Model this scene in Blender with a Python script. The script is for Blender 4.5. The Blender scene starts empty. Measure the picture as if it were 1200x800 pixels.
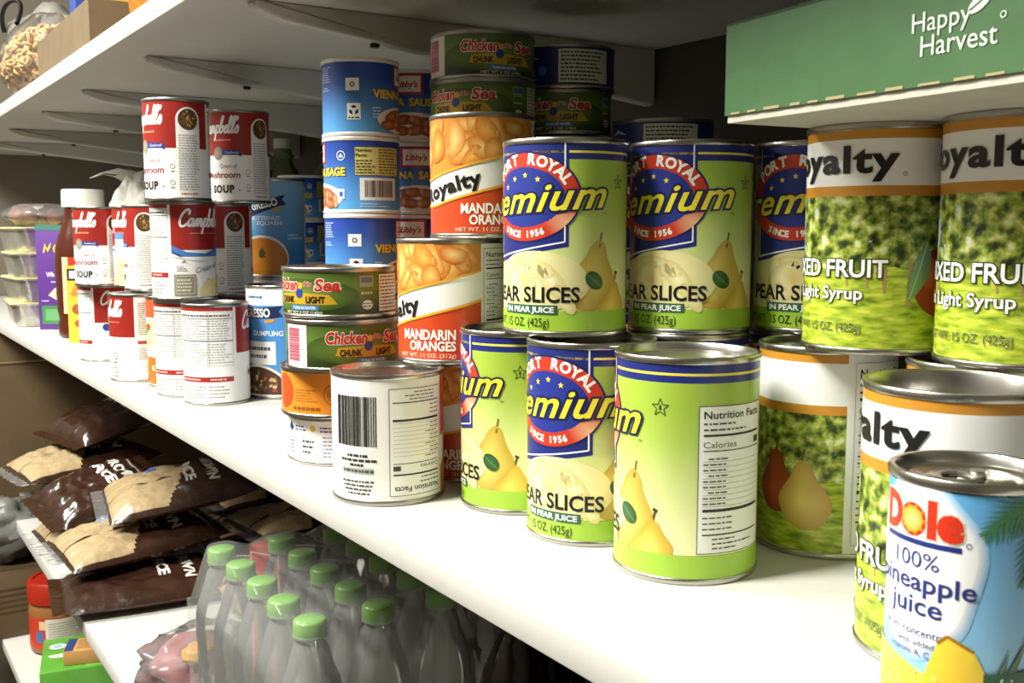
import bpy, bmesh, math, random
from mathutils import Vector, Matrix, noise
from mathutils.geometry import tessellate_polygon

sc = bpy.context.scene
COL = sc.collection
PI = math.pi
random.seed(7)

# ------------------------------------------------------------------ camera
HC = 0.176
pitch, yaw = math.atan(133/1200), math.atan(807/1207.)
fw = Vector((math.sin(yaw)*math.cos(pitch), math.cos(yaw)*math.cos(pitch), -math.sin(pitch)))
rt = Vector((math.cos(yaw), -math.sin(yaw), 0))
upv = rt.cross(fw)
cam = bpy.data.cameras.new('camera')
cam.sensor_width = 36; cam.lens = 36; cam.clip_start = 0.01
cam.dof.use_dof = True; cam.dof.focus_distance = 0.72; cam.dof.aperture_fstop = 32
camo = bpy.data.objects.new('camera', cam); COL.objects.link(camo)
M = Matrix((rt, upv, -fw)).transposed().to_4x4()
M.translation = Vector((0, 0, HC)); camo.matrix_world = M
sc.camera = camo

# ------------------------------------------------------------------ world, lamps, exposure
w = bpy.data.worlds.new('world'); sc.world = w; w.use_nodes = True
w.node_tree.nodes['Background'].inputs[0].default_value = (0.9, 0.95, 1, 1)
w.node_tree.nodes['Background'].inputs[1].default_value = 0.02
def area(name, loc, target, sx, sy, power, col=(1, .99, .915)):
    l = bpy.data.lights.new(name, 'AREA'); l.shape = 'RECTANGLE'; l.size = sx; l.size_y = sy
    l.energy = power; l.color = col
    o = bpy.data.objects.new(name, l); COL.objects.link(o); o.location = loc
    o.rotation_euler = (Vector(target)-Vector(loc)).to_track_quat('-Z', 'Y').to_euler()
    return o
area('ceiling_lamp_near', (-0.60, 0.68, 1.50), (-0.10, 0.6, 0), 0.35, 0.85, 98)
area('ceiling_lamp_far', (-0.80, 1.95, 1.50), (-0.10, 1.7, 0), 0.5, 1.2, 112)
sc.view_settings.view_transform = 'Standard'; sc.view_settings.look = 'None'
sc.view_settings.gamma = 1; sc.view_settings.use_curve_mapping = False
sc.view_settings.exposure = 0.1
sc.cycles.transparent_max_bounces = 32

# ------------------------------------------------------------------ colour + material helpers
def lin(c): return c/12.92 if c <= .04045 else ((c+.055)/1.055)**2.4
def hx(s):
    s = s.lstrip('#'); return tuple(lin(int(s[i:i+2], 16)/255) for i in (0, 2, 4))
def mixc(a, b, t): return tuple(x+(y-x)*t for x, y in zip(a, b))
def mat(name, col=(.8, .8, .8), rough=.5, metal=0, **kw):
    m = bpy.data.materials.new(name); m.use_nodes = True
    b = m.node_tree.nodes['Principled BSDF']
    b.inputs['Base Color'].default_value = (*(hx(col) if isinstance(col, str) else col), 1)
    b.inputs['Roughness'].default_value = rough; b.inputs['Metallic'].default_value = metal
    for k, v in kw.items(): b.inputs[k].default_value = v
    return m
def noisy(name, c1, c2, scale=20, rough=.5, bump=0, metal=0, detail=4, bscale=None):
    m = mat(name, c1, rough, metal); nt = m.node_tree; b = nt.nodes['Principled BSDF']
    tc = nt.nodes.new('ShaderNodeTexCoord'); n = nt.nodes.new('ShaderNodeTexNoise')
    n.inputs['Scale'].default_value = scale; n.inputs['Detail'].default_value = detail
    nt.links.new(tc.outputs['Object'], n.inputs['Vector'])
    r = nt.nodes.new('ShaderNodeValToRGB')
    r.color_ramp.elements[0].color = (*hx(c1), 1); r.color_ramp.elements[1].color = (*hx(c2), 1)
    r.color_ramp.elements[0].position = .35; r.color_ramp.elements[1].position = .65
    nt.links.new(n.outputs['Fac'], r.inputs[0]); nt.links.new(r.outputs[0], b.inputs['Base Color'])
    if bump:
        n2 = nt.nodes.new('ShaderNodeTexNoise'); n2.inputs['Scale'].default_value = bscale or scale*3
        nt.links.new(tc.outputs['Object'], n2.inputs['Vector'])
        bp = nt.nodes.new('ShaderNodeBump'); bp.inputs['Strength'].default_value = bump
        bp.inputs['Distance'].default_value = .004
        nt.links.new(n2.outputs['Fac'], bp.inputs['Height']); nt.links.new(bp.outputs[0], b.inputs['Normal'])
    return m
def printed(name, rough=.38, coat=.15, bump=0, bscale=30):
    m = mat(name, 'ffffff', rough); nt = m.node_tree; b = nt.nodes['Principled BSDF']
    a = nt.nodes.new('ShaderNodeAttribute'); a.attribute_name = 'print'
    nt.links.new(a.outputs['Color'], b.inputs['Base Color'])
    b.inputs['Coat Weight'].default_value = coat; b.inputs['Coat Roughness'].default_value = .15
    if bump:
        tc = nt.nodes.new('ShaderNodeTexCoord'); n2 = nt.nodes.new('ShaderNodeTexNoise')
        n2.inputs['Scale'].default_value = bscale; n2.inputs['Detail'].default_value = 3
        nt.links.new(tc.outputs['Object'], n2.inputs['Vector'])
        bp = nt.nodes.new('ShaderNodeBump'); bp.inputs['Strength'].default_value = bump
        bp.inputs['Distance'].default_value = .01
        nt.links.new(n2.outputs['Fac'], bp.inputs['Height']); nt.links.new(bp.outputs[0], b.inputs['Normal'])
    return m
def film(name, haze=.08, gloss=.2, tint=(1, 1, 1), rough=.12, hcol=(.9, .9, .9)):
    m = bpy.data.materials.new(name); m.use_nodes = True; nt = m.node_tree; nt.nodes.clear()
    out = nt.nodes.new('ShaderNodeOutputMaterial')
    tr = nt.nodes.new('ShaderNodeBsdfTransparent'); tr.inputs[0].default_value = (*tint, 1)
    df = nt.nodes.new('ShaderNodeBsdfDiffuse'); df.inputs[0].default_value = (*hcol, 1)
    gl = nt.nodes.new('ShaderNodeBsdfGlossy'); gl.inputs['Roughness'].default_value = rough
    m1 = nt.nodes.new('ShaderNodeMixShader'); m1.inputs[0].default_value = haze
    m2 = nt.nodes.new('ShaderNodeMixShader')
    lw = nt.nodes.new('ShaderNodeLayerWeight'); lw.inputs['Blend'].default_value = gloss
    nt.links.new(tr.outputs[0], m1.inputs[1]); nt.links.new(df.outputs[0], m1.inputs[2])
    nt.links.new(lw.outputs['Fresnel'], m2.inputs[0])
    nt.links.new(m1.outputs[0], m2.inputs[1]); nt.links.new(gl.outputs[0], m2.inputs[2])
    nt.links.new(m2.outputs[0], out.inputs[0])
    return m
MT = {}
MT['white_shelf'] = noisy('white_shelf_paint', 'c3c1b9', 'c6c4bd', 40, .45)
MT['bracket'] = mat('bracket_paint', 'c4c2ba', .35)
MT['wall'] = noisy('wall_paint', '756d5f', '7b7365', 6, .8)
MT['wall_shaded'] = noisy('wall_paint_shade_darkened', '3a342b', '403a30', 6, .8)  # darker copy of the wall paint, shade behind the cans put into its colour
MT['floor'] = noisy('floor_tile', '4f483d', '585145', 5, .5)
MT['ceil'] = noisy('ceiling_paint', 'b5b2aa', 'bab7af', 8, .9)
MT['tin'] = mat('tin_steel', (.50, .49, .45), .27, 1)
MT['tin_white'] = mat('white_lacquered_tin', 'dedcd4', .35, .1)
MT['tin_dark'] = mat('brushed_tin', (.36, .35, .32), .33, 1)
MT['print'] = printed('printed_label')
MT['print_matte'] = printed('printed_card', .6, 0)
MT['print_film'] = printed('printed_film', .28, .3, .25, 35)
MT['black'] = mat('black_plastic', '0b0b0b', .4)

def orchard():
    m = mat('orchard_print', 'ffffff', .38); nt = m.node_tree; b = nt.nodes['Principled BSDF']
    b.inputs['Coat Weight'].default_value = .15
    uv = nt.nodes.new('ShaderNodeUVMap'); uv.uv_map = 'UVMap'
    def N(scale, detail=5, vec=None):
        n = nt.nodes.new('ShaderNodeTexNoise'); n.inputs['Scale'].default_value = scale
        n.inputs['Detail'].default_value = detail
        nt.links.new(vec or uv.outputs[0], n.inputs['Vector']); return n.outputs['Fac']
    def ramp(fac, *st):
        r = nt.nodes.new('ShaderNodeValToRGB'); e = r.color_ramp.elements
        while len(e) < len(st): e.new(.5)
        for el, (p, c) in zip(e, st): el.position = p; el.color = (*hx(c), 1)
        nt.links.new(fac, r.inputs[0]); return r.outputs[0]
    def math_(op, a, bb):
        n = nt.nodes.new('ShaderNodeMath'); n.operation = op
        for i, x in enumerate((a, bb)):
            if isinstance(x, (int, float)): n.inputs[i].default_value = x
            else: nt.links.new(x, n.inputs[i])
        return n.outputs[0]
    def mix(f, a, c):
        n = nt.nodes.new('ShaderNodeMix'); n.data_type = 'RGBA'
        nt.links.new(f, n.inputs[0])
        for k, x in ((6, a), (7, c)): nt.links.new(x, n.inputs[k])
        return n.outputs[2]
    sep = nt.nodes.new('ShaderNodeSeparateXYZ'); nt.links.new(uv.outputs[0], sep.inputs[0])
    leaf = ramp(N(15, 9), (.33, '1a220a'), (.41, '3f5214'), (.48, '7a8c2e'), (.55, 'a6b246'), (.62, 'cdd488'), (.70, 'e2e8cc'))
    sky = ramp(N(30), (.3, '8fb0d6'), (.7, 'dfe8f0'))
    mp = nt.nodes.new('ShaderNodeMapping'); mp.inputs['Scale'].default_value = (1, 3.5, 1)
    nt.links.new(uv.outputs[0], mp.inputs[0])
    grass = ramp(N(9, 8, mp.outputs[0]), (.32, '64801c'), (.45, '9aae2c'), (.55, 'b4c438'), (.68, 'd3da5c'))
    gap = math_('GREATER_THAN', math_('ADD', N(12, 8), math_('MULTIPLY', math_('MAXIMUM', math_('MULTIPLY', math_('ADD', sep.outputs[0], .42), -1.0), 0), 1.1)), .68)
    top = mix(gap, leaf, sky)
    low = math_('GREATER_THAN', math_('ADD', math_('MULTIPLY', N(9), .16), sep.outputs[1]), .50)
    nt.links.new(mix(low, grass, top), b.inputs['Base Color'])
    return m
MT['orchard'] = orchard()

# ------------------------------------------------------------------ object helpers
def tag(o, label=None, cat=None, group=None, kind=None):
    if label: o['label'] = label
    if cat: o['category'] = cat
    if group: o['group'] = group
    if kind: o['kind'] = kind
    return o
def thing(name, label, cat, loc=(0, 0, 0), rz=0, group=None):
    o = bpy.data.objects.new(name, None); COL.objects.link(o); o.empty_display_size = .02
    o.location = loc; o.rotation_euler = (0, 0, rz)
    return tag(o, label, cat, group)
def obj(name, me, parent=None, loc=None, rot=None, label=None):
    o = bpy.data.objects.new(name, me); COL.objects.link(o)
    if parent: o.parent = parent
    if loc: o.location = loc
    if rot: o.rotation_euler = rot
    if label: o['label'] = label
    return o
def struct(name, me):
    o = obj(name, me); o['kind'] = 'structure'; return o
def mesh(name, verts, faces, m, smooth=None):
    me = bpy.data.meshes.new(name); me.from_pydata([tuple(v) for v in verts], [], faces); me.validate()
    for x in (m if isinstance(m, (list, tuple)) else [m]): me.materials.append(x)
    if smooth:
        me.shade_smooth(); me.set_sharp_from_angle(angle=math.radians(smooth))
    me.update(); return me
def from_bm(name, bm, m, smooth=None):
    me = bpy.data.meshes.new(name); bm.to_mesh(me); bm.free()
    for x in (m if isinstance(m, (list, tuple)) else [m]): me.materials.append(x)
    if smooth:
        me.shade_smooth(); me.set_sharp_from_angle(angle=math.radians(smooth))
    return me
def box(name, x0, x1, y0, y1, z0, z1, m, bevel=0, seg=2):
    bm = bmesh.new(); bmesh.ops.create_cube(bm, size=1)
    for v in bm.verts:
        v.co = ((x0+x1)/2+v.co.x*(x1-x0), (y0+y1)/2+v.co.y*(y1-y0), (z0+z1)/2+v.co.z*(z1-z0))
    if bevel: bmesh.ops.bevel(bm, geom=bm.edges[:], offset=bevel, segments=seg, profile=.5, affect='EDGES')
    return from_bm(name, bm, m, 40 if bevel else None)
def lathe(name, prof, m, n=64, smooth=38):
    vs, fs = [], []
    idx = []
    for r, z in prof:
        if r < 1e-6: idx.append([len(vs)]); vs.append((0, 0, z))
        else:
            idx.append(list(range(len(vs), len(vs)+n)))
            vs += [(r*math.cos(2*PI*k/n), r*math.sin(2*PI*k/n), z) for k in range(n)]
    for a, b in zip(idx, idx[1:]):
        for k in range(n):
            k2 = (k+1) % n
            if len(a) == 1 and len(b) == 1: continue
            if len(a) == 1: fs.append((a[0], b[k2], b[k]))
            elif len(b) == 1: fs.append((a[k], a[k2], b[0]))
            else: fs.append((a[k], a[k2], b[k2], b[k]))
    return mesh(name, vs, fs, m, smooth)

# ------------------------------------------------------------------ printed decals (text + shapes wrapped on a surface)
_txt = {}
def text_tris(s, bold=0, shear=0, space=1.0):
    key = (s, bold, shear, space)
    if key in _txt: return _txt[key]
    cu = bpy.data.curves.new('t', 'FONT'); cu.body = s; cu.size = 1; cu.shear = shear; cu.offset = bold
    cu.space_character = space; cu.resolution_u = 3
    o = bpy.data.objects.new('t', cu); COL.objects.link(o)
    dg = bpy.context.evaluated_depsgraph_get(); dg.update()
    e = o.evaluated_get(dg); me = e.to_mesh(); me.calc_loop_triangles()
    V = [(v.co.x, v.co.y) for v in me.vertices]
    T = [tuple(V[i] for i in t.vertices) for t in me.loop_triangles]
    e.to_mesh_clear(); bpy.data.objects.remove(o); bpy.data.curves.remove(cu)
    xs = [p[0] for t in T for p in t] or [0]; 
    _txt[key] = (T, min(xs), max(xs)); return _txt[key]
CAP = .70
class Decal:
    def __init__(self): self.tris = []
    def tri(self, p, c, layer, slot=0):
        self.tris.append((p, c, layer, slot))
    def poly(self, pts, col, layer=1, slot=0):
        """col: one colour, or a function (s,t)->colour"""
        f = col if callable(col) else (lambda s, t, c=(hx(col) if isinstance(col, str) else col): c)
        for t in tessellate_polygon([[Vector((p[0], p[1], 0)) for p in pts]]):
            P = [pts[i] for i in t]; self.tri(P, [f(*q) for q in P], layer, slot)
    def rect(self, s0, s1, t0, t1, col, layer=1, slot=0, nt=1):
        for k in range(nt):
            a, b = t0+(t1-t0)*k/nt, t0+(t1-t0)*(k+1)/nt
            self.poly([(s0, a), (s1, a), (s1, b), (s0, b)], col, layer, slot)
    def frame(self, s0, s1, t0, t1, wd, col, layer):
        self.rect(s0, s1, t0, t0+wd, col, layer); self.rect(s0, s1, t1-wd, t1, col, layer)
        self.rect(s0, s0+wd, t0+wd, t1-wd, col, layer); self.rect(s1-wd, s1, t0+wd, t1-wd, col, layer)
    def ell(self, s, t, a, b, col, layer=1, n=28, rot=0, edge=None):
        """edge: colour at the rim -> radial blend"""
        c, sn = math.cos(rot), math.sin(rot)
        P = [(s+a*math.cos(x)*c-b*math.sin(x)*sn, t+a*math.cos(x)*sn+b*math.sin(x)*c) for x in (2*PI*k/n for k in range(n))]
        self.blob(P, col, layer, edge)
    def blob(self, P, col, layer=1, edge=None, centre=None):
        cc = hx(col) if isinstance(col, str) else col
        ec = cc if edge is None else (hx(edge) if isinstance(edge, str) else edge)
        c = centre or (sum(p[0] for p in P)/len(P), sum(p[1] for p in P)/len(P))
        for k in range(len(P)):
            a, b = P[k], P[(k+1) % len(P)]
            self.tri([c, a, b], [cc, ec, ec], layer)
    def ring(self, s, t, a0, b0, a1, b1, col, layer, n=40, k0=0, k1=None):
        f = col if callable(col) else (lambda x, y, c=hx(col): c)
        for k in range(k0, k1 or n):
            x, y = 2*PI*k/n, 2*PI*(k+1)/n
            P = [(s+a0*math.cos(x), t+b0*math.sin(x)), (s+a1*math.cos(x), t+b1*math.sin(x)),
                 (s+a1*math.cos(y), t+b1*math.sin(y)), (s+a0*math.cos(y), t+b0*math.sin(y))]
            self.poly(P, f, layer)
    def line(self, pts, wd, col, layer):
        for (a, b), (c, d) in zip(pts, pts[1:]):
            L = math.hypot(c-a, d-b) or 1; nx, ny = -(d-b)/L*wd/2, (c-a)/L*wd/2
            self.poly([(a+nx, b+ny), (a-nx, b-ny), (c-nx, d-ny), (c+nx, d+ny)], col, layer)
    def text(self, s, x, y, size, col, layer=2, align='L', width=None, rot=0, shear=0, bold=0, outline=None, space=1.0):
        """x,y baseline anchor; size = cap height; width = fit the whole string"""
        if outline: self._text(s, x, y, size, outline[1], layer, align, width, rot, shear, bold+outline[0], space, bold)
        self._text(s, x, y, size, col, layer+(1 if outline else 0), align, width, rot, shear, bold, space, bold)
    def _text(self, s, x, y, size, col, layer, align, width, rot, shear, bold, space, refbold):
        T, _, _ = text_tris(s, bold, shear, space); _, x0, x1 = text_tris(s, refbold, shear, space)
        k = size/CAP; kx = k if not width else width/(x1-x0)
        off = {'L': -x0, 'C': -(x0+x1)/2, 'R': -x1}[align]
        cr, sr = math.cos(rot), math.sin(rot); c = hx(col) if isinstance(col, str) else col
        for t in T:
            P = []
            for p in t:
                u, v = (p[0]+off)*kx, p[1]*k
                P.append((x+u*cr-v*sr, y+u*sr+v*cr))
            self.tri(P, [c]*3, layer)
    def dashes(self, s0, s1, t1, t0, n, col, layer=2, h=.55, rnd=None, lo=.35):
        rnd = rnd or random.Random(n*31+int(s0*7)); dt = (t1-t0)/n
        for k in range(n):
            y = t1-dt*(k+.5); x = s0; end = s0+(s1-s0)*rnd.uniform(lo, 1)
            while x < end-1:
                L = rnd.uniform(1.2, 4); self.rect(x, min(x+L, end), y-dt*h/2, y+dt*h/2, col, layer); x += L+rnd.uniform(.5, .9)
    def barcode(self, s0, s1, t0, t1, col='1a1a1a', layer=2):
        rnd = random.Random(5); x = s0
        while x < s1:
            L = rnd.choice((.35, .35, .7, 1.0)); self.rect(x, min(x+L, s1), t0, t1, col, layer); x += L+rnd.choice((.35, .4, .7))
    def nutrition(self, s0, s1, t0, t1, bg='f2f1ec', border='2a2a2a', layer=2, cols=1, ink='3c3c3c', head=True):
        self.rect(s0, s1, t0, t1, bg, layer); self.frame(s0, s1, t0, t1, .35, border, layer+1)
        H = t1-t0; W = s1-s0; m = W*.06
        if head: self.text('Nutrition Facts', s0+m, t1-H*.085, H*.05, '111111', layer+1, width=W*.86, bold=.015)
        self.dashes(s0+m, s1-W*.1, t1-H*.10, t1-H*.18, 2, ink, layer+1, .3)
        self.rect(s0+m, s1-m, t1-H*.205, t1-H*.19, '111111', layer+1)
        self.text('Calories', s0+m, t1-H*.28, H*.04, '222222', layer+1, width=W*.42)
        self.rect(s1-W*.18, s1-m, t1-H*.28, t1-H*.235, '333333', layer+1)
        self.rect(s0+m, s1-m, t1-H*.305, t1-H*.298, '222222', layer+1)
        for k in range(9):
            y = t1-H*(.34+.038*k); self.dashes(s0+m*(1 if k % 3 else 2), s0+W*.6, y, y-H*.03, 1, ink, layer+1, .32)
            self.rect(s0+m, s1-m, y-H*.034, y-H*.031, '999999', layer+1)
        self.rect(s0+m, s1-m, t1-H*.715, t1-H*.695, '111111', layer+1)
        for k in range(3):
            y = t1-H*(.74+.038*k); self.dashes(s0+m, s0+W*.7, y, y-H*.03, 1, ink, layer+1, .3)
        self.rect(s0+m, s1-m, t1-H*.875, t1-H*.865, '222222', layer+1)
        self.dashes(s0+m*3, s1-m*2, t1-H*.885, t1-H*.98, 3, ink, layer+1, .3)
    def build(self, name, fmap, mats, step=4.0, step_t=None, uvk=.01, lim=None):
        vs, fs, cs, sl, uv = [], [], [], [], []
        def clip(P, ax, lo, hi):
            for sgn, lim in ((1, lo), (-1, hi)):
                out = []
                for i in range(len(P)):
                    a, b = P[i-1], P[i]; da, db = sgn*(a[0][ax]-lim), sgn*(b[0][ax]-lim)
                    if (da >= 0) != (db >= 0):
                        u = da/(da-db)
                        out.append((tuple(x+(y-x)*u for x, y in zip(a[0], b[0])), mixc(a[1], b[1], u)))
                    if db >= 0: out.append(b)
                P = out
                if len(P) < 3: return []
            return P
        for p, c, layer, slot in self.tris:
            A = (p[1][0]-p[0][0])*(p[2][1]-p[0][1])-(p[2][0]-p[0][0])*(p[1][1]-p[0][1])
            if abs(A) < 1e-7: continue
            if A < 0: p, c = (p[0], p[2], p[1]), (c[0], c[2], c[1])
            work = [[(tuple(q), k) for q, k in zip(p, c)]]
            if lim and (min(q[1] for q in p) < lim[0] or max(q[1] for q in p) > lim[1]):
                work = [Q for Q in (clip(P, 1, *lim) for P in work) if Q]
            for ax, st in ((0, step), (1, step_t)):
                if not st: continue
                nw = []
                for P in work:
                    lo = min(q[0][ax] for q in P); hi = max(q[0][ax] for q in P)
                    k0, k1 = math.floor(lo/st+1e-9), math.ceil(hi/st-1e-9)
                    if k1-k0 <= 1: nw.append(P)
                    else:
                        for k in range(k0, k1):
                            Q = clip(P, ax, k*st, (k+1)*st)
                            if Q: nw.append(Q)
                work = nw
            for P in work:
                b = len(vs); vs += [fmap(q[0][0], q[0][1], layer) for q in P]
                fs.append(tuple(range(b, b+len(P)))); sl.append(slot)
                cs += [(*q[1], 1) for q in P]; uv += [(q[0][0]*uvk, q[0][1]*uvk) for q in P]
        me = bpy.data.meshes.new(name); me.from_pydata(vs, [], fs)
        for m in mats: me.materials.append(m)
        a = me.color_attributes.new('print', 'FLOAT_COLOR', 'CORNER')
        a.data.foreach_set('color', [x for c in cs for x in c])
        u = me.uv_layers.new(name='UVMap'); u.data.foreach_set('uv', [x for c in uv for x in c])
        me.polygons.foreach_set('material_index', sl)
        return me
def cyl_map(r, eps=.0001):
    def f(s, t, layer):
        R = r+eps*layer; a = s*.001/r-PI/2
        return (R*math.cos(a), R*math.sin(a), t*.001)
    return f
def plane_map(eps=.0002):
    return lambda s, t, layer: (s*.001, -eps*(layer+1), t*.001)     # upright, faces -Y
def smooth_label(me, r):
    ns = []
    for v in me.vertices:
        l = math.hypot(v.co.x, v.co.y) or 1; ns.append((v.co.x/l, v.co.y/l, 0))
    me.shade_smooth(); me.normals_split_custom_set_from_vertices(ns)
# ------------------------------------------------------------------ room and shelves
XW, YE, YN, ZF, ZC, XR = 0.745, 2.95, -1.4, -0.95, 1.55, -1.7
def slab(name, *a, m, bevel=0): return struct(name, box(name, *a, MT[m], bevel))
slab('wall_back', XW, XW+.1, YN, YE, ZF, ZC, m='wall_shaded')
slab('wall_end', XR, XW+.1, YE, YE+.1, ZF, ZC, m='wall')
slab('wall_near', XR, XW+.1, YN-.1, YN, ZF, ZC, m='wall')
slab('wall_room', XR-.1, XR, YN, YE, ZF, ZC, m='wall')
slab('floor', XR, XW+.1, YN, YE, ZF-.1, ZF, m='floor')
slab('ceiling', XR, XW+.1, YN, YE, ZC, ZC+.1, m='ceil')
def shelf_board(label, z, t, y0, y1, x0=.26):
    o = obj('shelf_board', box('shelf_board', x0, XW-.002, y0, y1, z-t, z, MT['white_shelf'], .0012))
    return tag(o, label, 'shelf', None)
TS = .0165; ZU = .363; ZL = -.354; Z3 = -.60
shelf_board('white painted shelf board carrying the rows of food cans', 0, TS, -.6, YE-.005)
shelf_board('upper white shelf board seen from below, cereal bag and cardboard tray on it', ZU+.020, .020, -.6, YE-.005)
shelf_board('lower white shelf board under the cans, rice bags and bottles on it', ZL, .020, -.6, 2.015)
shelf_board('lowest white shelf board at bottom left under the red-lidded jar', Z3, .020, -.6, YE-.005, x0=.235)

def bracket_mesh(z, x0=.305, x1=XW-.004, drop=.051, th=.016):
    bm = bmesh.new()
    prof = []
    for u in [0, .004, .01, .02, .035, .0625]+[.12+.11*k for k in range(9)]: prof.append((x0+(x1-x0)*u, z-.0035-.010*min(1, u*16)**.5-(drop-.006)*u**1.05))
    top = [(x0, z-.0006), (x1, z-.0006)]
    P = prof[::-1]+top
    lo, hi = [], []
    for x, zz in P:
        lo.append(bm.verts.new((x, -th/2, zz))); hi.append(bm.verts.new((x, th/2, zz)))
    bm.faces.new(lo[::-1]); bm.faces.new(hi)
    N = len(P)
    for k in range(N): bm.faces.new((lo[k], lo[(k+1) % N], hi[(k+1) % N], hi[k]))
    bmesh.ops.recalc_face_normals(bm, faces=bm.faces)
    es = [e for e in bm.edges if all(v.co.z < z-.002 for v in e.verts)]
    bmesh.ops.bevel(bm, geom=es, offset=.004, segments=3, profile=.5, affect='EDGES')
    return from_bm('bracket_arm', bm, MT['bracket'], 35)
BM = bracket_mesh(ZU)
SC = lathe('screw', [(0, -.0022), (.004, -.002), (.0046, 0), (.003, .002)], MT['black'], 16)
ords = ['nearest the camera, partly above the frame', 'second from the camera, long and sharply lit', 'third from the camera, behind the soup cans',
        'fourth from the camera', 'fifth from the camera', 'farthest from the camera']
for k, y in enumerate((.845, 1.178, 1.508, 1.82, 2.17, 2.5)):
    b = thing('shelf_bracket', 'white metal bracket under the upper shelf, '+ords[k], 'bracket', (0, y, 0), 0, 'brackets under the upper shelf')
    obj('arm', BM, b); obj('screw', SC, b, (.418, 0, ZU-.0138-.045*((.418-.305)/.436)**1.05-.0008), label='small black screw')

# ------------------------------------------------------------------ cans
def can_body(r, h, m='tin'):
    rb = r-.0011
    return lathe('can_body', [(0, .0035), (r-.0050, .0035), (r-.0040, .0032), (r-.0032, .0004), (r-.0018, 0), (r-.0003, .0004), (r, .0011), (r, .0026),
        (r-.0003, .0031), (rb, .0036), (rb, h-.0038), (rb+.0002, h-.0034)], MT[m], 72)
def can_lid(r, h, rec=.0042, m='tin'):
    rb = r-.0011
    p = [(rb, h-.0037), (r-.0002, h-.0033), (r, h-.0028), (r, h-.0008), (r-.0004, h-.0002), (r-.0011, h), (r-.0021, h-.0003), (r-.0027, h-.0012),
         (r-.0033, h-rec), (r-.0042, h-rec-.0006), (r-.0052, h-rec-.0003), (r-.0062, h-rec+.0004)]
    for k in (.80, .74, .68, .55, .50): p.append((r*k, h-rec+(.0006 if k in (.74, .50) else -.0001)))
    p.append((0, h-rec))
    return lathe('can_lid', p, MT[m], 72)
PROD = {}
def product(key, r, h, lab, mats=('print',), lid='tin', body='tin', rec=.0042, tab=False):
    parts = [('body', can_body(r, h, body)), ('lid', can_lid(r, h, rec, lid))]
    rl = r-.0008
    me = lab.build('label_'+key, cyl_map(rl), [MT[x] for x in mats], lim=(3.2, h*1000-3.2)); smooth_label(me, rl)
    parts.append(('label', me)); PROD[key] = (r, h, parts, tab)
TAB = None
def pull_tab(parent, h, r):
    bm = bmesh.new()
    # ring-shaped tab: flat torus stretched plus a rivet
    n, m2 = 28, 8
    R = []
    for i in range(n):
        a = 2*PI*i/n; ring = []
        for j in range(m2):
            b = 2*PI*j/m2; rr = 1+.26*math.cos(b)
            ring.append(bm.verts.new((.0062*rr*math.cos(a), .0085*rr*math.sin(a)-.006, .0008*math.sin(b)+.0012)))
        R.append(ring)
    for i in range(n):
        for j in range(m2):
            bm.faces.new((R[i][j], R[(i+1) % n][j], R[(i+1) % n][(j+1) % m2], R[i][(j+1) % m2]))
    bmesh.ops.create_cone(bm, cap_ends=True, segments=20, radius1=.0035, radius2=.0028, depth=.0024, matrix=Matrix.Translation((0, .0035, .0012)))
    bmesh.ops.create_cube(bm, size=1, matrix=Matrix.Translation((0, .001, .0012)) @ Matrix.Diagonal((.008, .006, .0012, 1)))
    return obj('pull_tab', from_bm('pull_tab', bm, MT['tin'], 40), parent, (0, 0, h-.0042))
def can(key, name, label, cat, P, z, face=0, group=None, flip=False, tilt=None):
    r, h, parts, tab = PROD[key]
    rz = math.atan2(-P[1], -P[0])+PI/2
    sg = -1 if flip else 1
    rz -= sg*face*.001/r
    t = thing(name, label, cat, (P[0], P[1], z+(h if flip else 0)), rz, group)
    if flip:  # upside down, turned about its own x axis
        t.rotation_euler = (PI, 0, rz+PI)
    if tilt: t.rotation_euler[0] += tilt
    for n, me in parts:
        o = obj(n, me, t)
        if n == 'lid' and tab: pull_tab(o, h, r)
    return t

rnd = random.Random(3)
def grad(t0, c0, t1, c1):
    a, b = hx(c0), hx(c1)
    return lambda s, t: mixc(a, b, min(1, max(0, (t-t0)/(t1-t0))))
NAVY, GOLD = '1d2a78', 'e9c53a'
def star(D, s, t, r, col, layer, hollow=None):
    P = [(s+(r if k % 2 == 0 else r*.42)*math.cos(PI/2+k*PI/5), t+(r if k % 2 == 0 else r*.42)*math.sin(PI/2+k*PI/5)) for k in range(10)]
    if hollow: D.line(P+[P[0]], hollow, col, layer)
    else: D.poly(P, col, layer)
def pear(D, s, t, w, h, layer, lean=0, cen='f2d95a', edge='c69a2c', tip=None):
    P = []
    for k in range(36):
        a = 2*PI*k/36; y = math.sin(a); x = math.cos(a)
        q = min(1, max(0, (y+.30)/.95)); wd = 1-.50*q*q*(3-2*q)
        P.append((s+x*wd*w/2+lean*(y+1)/2, t+(y+1)/2*h))
    D.blob(P, cen, layer, edge, (s-w*.08+lean*.3, t+h*.38))
    return (s+lean, t+h)

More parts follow.
